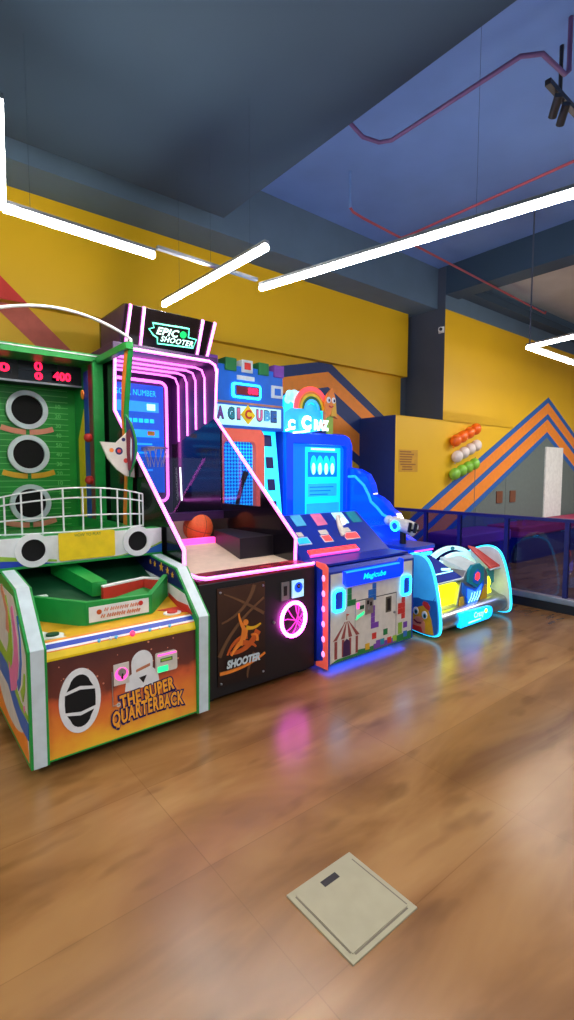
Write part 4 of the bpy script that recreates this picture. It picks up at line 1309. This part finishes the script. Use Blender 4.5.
# ------------------------------------------------------------------ LOW DOUBLE-PANEL machine at the end of the row
H0, H1 = 3.74, 5.05
t = thing('toddler_arcade_machine', (4.4, 2.5, 0), 'low kiddie game between two rounded blue panels, yellow lit blocks and white arch', 'arcade machine')
SIDE = [(2.80, .05), (2.60, .03), (2.50, .05), (2.478, .10), (2.485, .22), (2.50, .34), (2.53, .48), (2.57, .62), (2.62, .715), (2.70, .755), (2.80, .745), (2.95, .68), (3.03, .58), (3.06, .4), (3.04, .2), (2.98, .08)]
def smooth_loop(P, k=3):
    for _ in range(k - 1):
        Q = []
        for i in range(len(P)):
            a_, b_ = Vector(P[i]), Vector(P[(i + 1) % len(P)])
            Q += [tuple(a_ * .75 + b_ * .25), tuple(a_ * .25 + b_ * .75)]
        P = Q
    return P
SL = smooth_loop(SIDE)
for x, nm in ((H0, 'left'), (H1 - .05, 'right')):
    if nm == 'right':
        SL = [(y, z * .94) for y, z in SL]
    sdp = MB().px_(SL, x, x + .05, 'panel_sky' if nm == 'left' else 'pearl')
    if nm == 'left':
        def cl(f):      # keep a print inside the panel outline
            return [(x - .0, y, z) for y, z in SL if f(z)]
        low = [(y, z) for y, z in SL if z < .36]
        low.sort(key=lambda q: math.atan2(q[1] - .2, q[0] - 2.78))
        ins = [(2.78 + (y - 2.78) * .97, z + .003) for y, z in low]
        sdp.prism([(x, y, z) for y, z in ins], (-.003, 0, 0), 'blue')
        q = lambda pts, m_, h: sdp.prism([(x, y, z) for y, z in pts], (-h, 0, 0), m_)
        q([(2.56, .30), (2.52, .40), (2.545, .36), (2.60, .34), (2.7, .36), (2.8, .34), (2.8, .28)], 'blue', .0035)
        # a plain flame-shaped figure
        q([(2.53, .05), (2.555, .18), (2.59, .26), (2.635, .305), (2.71, .27), (2.755, .2), (2.765, .1), (2.76, .055), (2.65, .045)], 'gold', .006)
        q([(2.62, .045), (2.62, .14), (2.66, .19), (2.72, .185), (2.76, .12), (2.76, .055)], 'salmon', .008)
        q([(2.58, .26), (2.57, .3), (2.60, .335), (2.64, .34), (2.655, .31), (2.62, .28)], 'red', .008)
        q([(2.64, .045), (2.66, .10), (2.76, .10), (2.76, .055)], 'red', .009)
        FHm = Frame((x, 2.8, 0), (0, -1, 0), (0, 0, 1))
        for a_, b_ in ((.08, .235), (.175, .215)):
            sdp.disc(FHm, a_, b_, .028, 'white', h=.012, ry=.036)
            sdp.disc(FHm, a_ + .004, b_ - .006, .017, 'teal', h=.014, ry=.022)
            sdp.disc(FHm, a_ + .006, b_ - .006, .009, 'black', h=.016, ry=.012)
        sdp.stroke(FHm, [(.06, .15), (.10, .13), (.14, .135)], .014, 'maroon', h=.012)
    sdp.build('side_panel', t)
    MB().tube([(x + .025, y, z) for y, z in SL], .015, 'edge_cyan', closed=True).build('panel_edge_light', t)
MB().box((H0 + .05, 2.68, 0), (H1 - .05, 3.02, .25), 'black').build('base', t)
MB().tube([(H0 + .05, 2.585, .135), (H1 - .05, 2.585, .135)], .085, 'silver', seg=24).build('front_bar', t)
FP = Frame((0, 2.492, .12), (1, 0, 0), (0, 0, 1))
sg = MB().poly(FP, [(4.09, -.065), (4.58, -.065)] + arc(4.60, .0, .06, -80, 80, 6) + [(4.09, .075)], 'screen_cyan', h=.012, h0=-.03)
sg.text(FP, 'Crazy', 4.40, .015, .075, 'screen_white', h=.0135, bold=.002)
sg.stroke(FP, [(4.22, -.038), (4.44, -.035)], .014, 'screen_white', h=.014)
sg.disc(FP, 4.53, .025, .022, 'lit_yellow', h=.014)
sg.build('name_plate', t, bevel=.002)
MB().px_([(2.66, .20), (2.60, .22), (2.66, .25), (2.9, .34), (2.95, .2)], H0 + .05, H1 - .05, 'silver').build('shelf', t)
MB().box((H0 + .05, 2.90, .24), (H1 - .05, 3.0, .52), 'teal').build('back_panel', t)
pbd = MB().px_([(2.60, .475), (2.62, .495), (2.98, .66), (2.98, .60)], H0 + .05, 4.30, 'matt_blue').tube([(H0 + .05, 2.6, .475), (4.30, 2.6, .475)], .012, 'pearl').tube([(4.0, 2.70, .535), (4.28, 2.70, .535)], .006, 'screen_white', seg=6).tube([(4.16, 2.74, .56), (4.26, 2.72, .55)], .014, 'screen_white', seg=6)
pbd.build('play_board', t)
rpn = MB().prism([(4.80, 2.60, .505), (5.0, 2.60, .505), (5.0, 2.88, .66), (4.88, 2.90, .69)], (0, 0, .02), 'red').tube([(4.80, 2.595, .50), (5.02, 2.595, .50)], .01, 'pearl')
rpn.build('red_board', t)
MB().py_([(4.87, .48), (4.88, .34), (4.92, .27), (4.97, .33), (5.02, .33), (5.02, .49)], 2.66, 2.70, 'teal').build('teal_panel', t)
for pts in ([(3.99, .20), (4.26, .19), (4.28, .25), (4.25, .28), (4.29, .33), (4.26, .37), (4.28, .43), (4.02, .44)], [(4.78, .19), (4.92, .19), (4.93, .26), (4.89, .30), (4.92, .35), (4.87, .42), (4.78, .40)]):
    MB().py_(pts, 2.64, 2.74, 'lit_yellow').build('yellow_block', t, bevel=.015)
ch = MB().py_([(4.20, .19), (4.77, .19), (4.77, .46), (4.70, .545), (4.36, .545), (4.27, .44)], 2.60, 2.90, 'silver')
ch.px_([(2.64, .53), (2.60, .545), (2.9, .64), (2.9, .53)], 4.36, 4.68, 'pearl')
ch.build('housing', t, bevel=.008)
FSh = Frame((0, 2.60, 0), (1, 0, 0), (0, 0, 1))
sh = MB().poly(FSh, [(4.36, .43), (4.37, .55), (4.43, .595), (4.55, .60), (4.63, .55), (4.64, .43), (4.51, .36)], 'teal', h=.03)
sh.poly(FSh, [(4.43, .43), (4.44, .51), (4.51, .55), (4.57, .51), (4.57, .43), (4.51, .395)], 'castle_blue', h=.034)
sh.poly(FSh, [(4.46, .455), (4.47, .50), (4.51, .52), (4.545, .50), (4.545, .455), (4.51, .43)], 'led_red', h=.038)
sh.build('shield', t, bevel=.003)
scn = MB().poly(FSh, [(4.28, .44), (4.34, .40), (4.51, .35), (4.66, .42), (4.67, .36), (4.60, .28), (4.55, .21), (4.37, .20), (4.34, .29), (4.29, .34)], 'castle_blue', h=.016)
scn.poly(FSh, [(4.36, .37), (4.51, .32), (4.62, .38), (4.60, .29), (4.53, .22), (4.39, .215), (4.36, .29)], 'crest_blue', h=.02)
for k in range(4):
    scn.stroke(FSh, [(4.38 + .05 * k, .23), (4.42 + .05 * k, .27), (4.44 + .05 * k, .32)], .009, 'screen_white', h=.022)
scn.build('lit_crest', t)
MB().poly(FSh, [(4.23, .20), (4.32, .20), (4.31, .30), (4.25, .30)], 'gold', h=.01).build('gold_panel', t)
MB().poly(FSh, [(4.62, .20), (4.74, .20), (4.73, .36), (4.66, .34)], 'gold', h=.01).build('gold_panel', t)
for r0, r1, y0 in ((.50, .435, 2.93), (.41, .36, 2.86)):
    cx_, cz_ = 4.62, .40
    k_ = .64
    o_ = [(cx_ + r0 * math.cos(a_), cz_ + k_ * r0 * math.sin(a_)) for a_ in [PI * i / 24 for i in range(25)]]
    i_ = [(cx_ + r1 * math.cos(a_), cz_ + k_ * r1 * math.sin(a_)) for a_ in [PI * i / 24 for i in range(24, -1, -1)]]
    MB().py_(o_ + i_, y0, y0 + .05, 'lit_arch').build('arch', t, bevel=.006)
MB().py_([(4.62 + .37 * math.cos(PI * i / 16), .40 + .235 * math.sin(PI * i / 16)) for i in range(17)], 2.88, 2.92, 'lit_sign').build('arch_pane', t)
MB().disc(Frame((4.62, 2.925, .70), (1, 0, 0), (0, 0, 1)), 0, 0, .03, 'teal', h=.01, ry=.018).build('arch_badge', t)

# ------------------------------------------------------------------ glass railing
RX = 5.60
t = thing('glass_railing', (RX, 1.6, 0), 'blue-tinted glass railing with dark posts on a black plinth', 'railing')
MB().box((RX - .06, -1.5, 0), (RX + .06, 4.47, .095), 'black').build('plinth', t)
MB().box((RX - .055, -1.5, .095), (RX + .055, 4.47, .155), 'silver').build('base_channel', t, bevel=.004)
MB().box((RX - .025, -1.5, .965), (RX + .025, 4.48, 1.005), 'navy').build('top_rail', t, bevel=.004)
ys = [-1.48, -.8, -.12, .56, 1.24, 2.18, 2.84, 3.45, 3.95, 4.45]
for i, y in enumerate(ys):
    MB().box((RX - .022, y - .022, .15), (RX + .022, y + .022, .97), 'navy').build('post', t)
for a_, b_ in zip(ys[:-1], ys[1:]):
    MB().box((RX - .005, a_ + .022, .16), (RX + .005, b_ - .022, .965), 'rail_glass').build('glass_pane', t)

for (x0, x1, m_, lb_) in ((6.35, 7.75, 'violet_pad', 'purple-topped low padded bench seen through the railing, left of the red one'), (8.05, 11.9, 'red_pad', 'red-topped long padded bench along the wall behind the glass railing')):
    t = thing('padded_bench', ((x0 + x1) / 2, 4.1, 0), lb_, 'bench', 'padded benches behind the railing')
    MB().box((x0, 3.9, 0), (x1, 4.42, .42), 'navy').build('bench_base', t)
    MB().box((x0 - .02, 3.86, .42), (x1 + .02, 4.44, .60), m_).build('seat_pad', t, bevel=.03)

# ------------------------------------------------------------------ wall things
t = MB()
ft = Frame((5.70, YR, 0), (1, 0, 0), (0, 0, 1))
t.rect(ft, .0, 1.50, .44, 1.82, 'notice_paper', h=.004)
for i in range(8):
    wd = random.uniform(.26, .40)
    t.rect(ft, .02 + (.4 - wd) / 2 * (i > 4), 1.78 - i * .036, .02 + wd, 1.80 - i * .036, 'notice_brown', h=.006)
t.build('wall_notice', None, (5.92, YR, 1.66), 'faint brown printed notice on the yellow wall beside the navy corner', 'notice')

t = thing('security_camera', (6.76, 4.62, 3.66), 'small white security camera high on the dark wall end', 'security camera')
MB().box((6.735, 4.51, 3.62), (6.76, 4.60, 3.71), 'white').build('mount', t, bevel=.004)
MB().tube([(6.735, 4.56, 3.66), (6.62, 4.48, 3.64)], .035, 'white', seg=14).tube([(6.622, 4.482, 3.64), (6.617, 4.478, 3.64)], .025, 'black', seg=14).build('camera_body', t)

rows = [('orange', 'balloon_orange', (456.5, 440.5), (476.5, 429), 4, 'top row'), ('white', 'balloon_white', (458, 456.5), (477, 445.5), 4, 'middle row'), ('green', 'balloon_green', (455.5, 474), (475, 464), 4, 'bottom row')]
rows = [(a_, b_, (at(*c_, 'y', 4.4).x, at(*c_, 'y', 4.4).z), (at(*d_, 'y', 4.4).x, at(*d_, 'y', 4.4).z), e_, f_) for a_, b_, c_, d_, e_, f_ in rows]
ordn = ['lowest', 'second lowest', 'second highest', 'highest']
for cname, m_, a_, b_, n_, rw in rows:
    proto = None
    for i in range(n_):
        k = i / (n_ - 1)
        x, z = a_[0] + (b_[0] - a_[0]) * k, a_[1] + (b_[1] - a_[1]) * k
        lbl = '%s of four %s balloons in the slanting %s on the yellow wall' % (ordn[i], cname, rw)
        if proto is None:
            proto = thing('balloon', (x, YR - .0875, z), lbl, 'balloon', 'balloon flag on the wall')
            R_ = Matrix.Rotation(.5, 3, 'Y')
            pb = MB().ball((x, YR - .0875, z), .092, m_, sc=(.95, .95, 1.08), rot=R_).build('envelope', proto)
            pk = MB().tube([Vector((x, YR - .0875, z)) + R_ @ Vector((0, 0, -.112)), Vector((x, YR - .0875, z)) + R_ @ Vector((0, 0, -.13))], .006, m_, r1=.014).build('knot', proto)
        else:
            o_ = proto.copy(); COL.objects.link(o_)
            o_.location = (x, YR - .0875, z); o_['label'] = lbl
            for ch_ in (pb, pk):
                q = ch_.copy(); COL.objects.link(q); q.parent = o_

# ------------------------------------------------------------------ small pieces belong to the part they sit on
def centre(o):
    c_ = [Vector(v) for v in o.bound_box]
    return sum(c_, Vector()) / 8
def seat(thing_name, plan):
    root = bpy.data.objects[thing_name]
    for part, kids in plan.items():
        hosts = [o for o in root.children if o.name.split('.')[0] == part]
        for k_ in [o for o in root.children if o.name.split('.')[0] in kids]:
            k_.parent = min(hosts, key=lambda h_: (centre(h_) - centre(k_) - k_.location).length)
seat('football_arcade_machine', {'control_deck': ('push_button', 'indicator_lamp'), 'front_deck': ('bumper_ring', 'rules_plaque', 'wire_fence'), 'target_board': ('target_ring', 'name_ribbon'),
     'display': ('score_readout',), 'front_panel': ('football_emblem', 'helmet_print', 'title_lettering', 'coin_plate', 'card_reader', 'door_edge'), 'catch_tray': ('tray_label',),
     'ball_lane': ('ball_rail', 'lane_guide'), 'upright': ('side_bumper', 'side_sticker')})
seat('basketball_arcade_machine', {'header': ('lit_logo', 'neon_header_tube'), 'graphic_door': ('bolt',), 'cabinet': ('coin_plate', 'card_reader', 'lock', 'neon_basketball', 'foot'), 'hood_roof': ('neon_hood_tube',)})
seat('block_puzzle_arcade_machine', {'front_panel': ('lit_speaker_frame', 'front_lip', 'coin_plate', 'card_reader', 'ticket_slot', 'lock'), 'castle_header': ('battlement', 'score_readout', 'name_strip', 'window_block', 'lit_window_block'),
     'marquee': ('title_lettering',), 'tower': ('tower_window',), 'edge_border': ('edge_bulb',), 'cabinet': ('foot', 'picture_card', 'price_readout', 'lit_trough')})
seat('water_shooting_arcade_machine', {'screen_box': ('screen', 'screen_frame'), 'cloud_board': ('rainbow', 'flame_figure', 'title_lettering'), 'blaster_body': ('blaster_ring', 'blaster_grip')})
seat('toddler_arcade_machine', {'side_panel': ('panel_edge_light',), 'housing': ('shield', 'lit_crest', 'gold_panel'), 'front_bar': ('name_plate',)})

# ------------------------------------------------------------------ light
W = bpy.data.worlds.new('world')
S.world = W
W.use_nodes = True
W.node_tree.nodes['Background'].inputs['Color'].default_value = (.56, .76, 1, 1)
W.node_tree.nodes['Background'].inputs['Strength'].default_value = .5


def area(name, loc, sx, sy, power, col=(1, .95, .92), rot=(0, 0, 0)):
    l = bpy.data.lights.new(name, 'AREA')
    l.shape = 'RECTANGLE'
    l.size, l.size_y = sx, sy
    l.energy = power
    l.color = col
    o = bpy.data.objects.new(name, l)
    o.location = loc
    o.rotation_euler = rot
    COL.objects.link(o)
    return o


# unseen area fills added to brighten the hall, no fittings built for them
area('hall_fill', (.4, -.6, 3.0), 2.6, .1, 60)
area('hall_fill', (-2.2, 1.2, 3.0), .1, 3.0, 80)
area('hall_fill', (3.6, -2.4, 3.0), .1, 3.2, 65)
area('hall_fill', (9.5, 1.5, 3.6), 2.5, .1, 180)
area('underglow', (3.02, 2.70, .045), .95, .12, 2.6, (.01, .08, 1))
area('hall_fill', (-1.1, 2.9, 3.2), .1, 2.4, 55, (.8, .92, 1), (PI, 0, 0))  # upward fill added out of view to lighten the left of the ceiling

V = S.view_settings
V.view_transform = 'Standard'
V.look = 'None'
V.exposure = 0.0
V.gamma = 1.0
V.use_curve_mapping = False
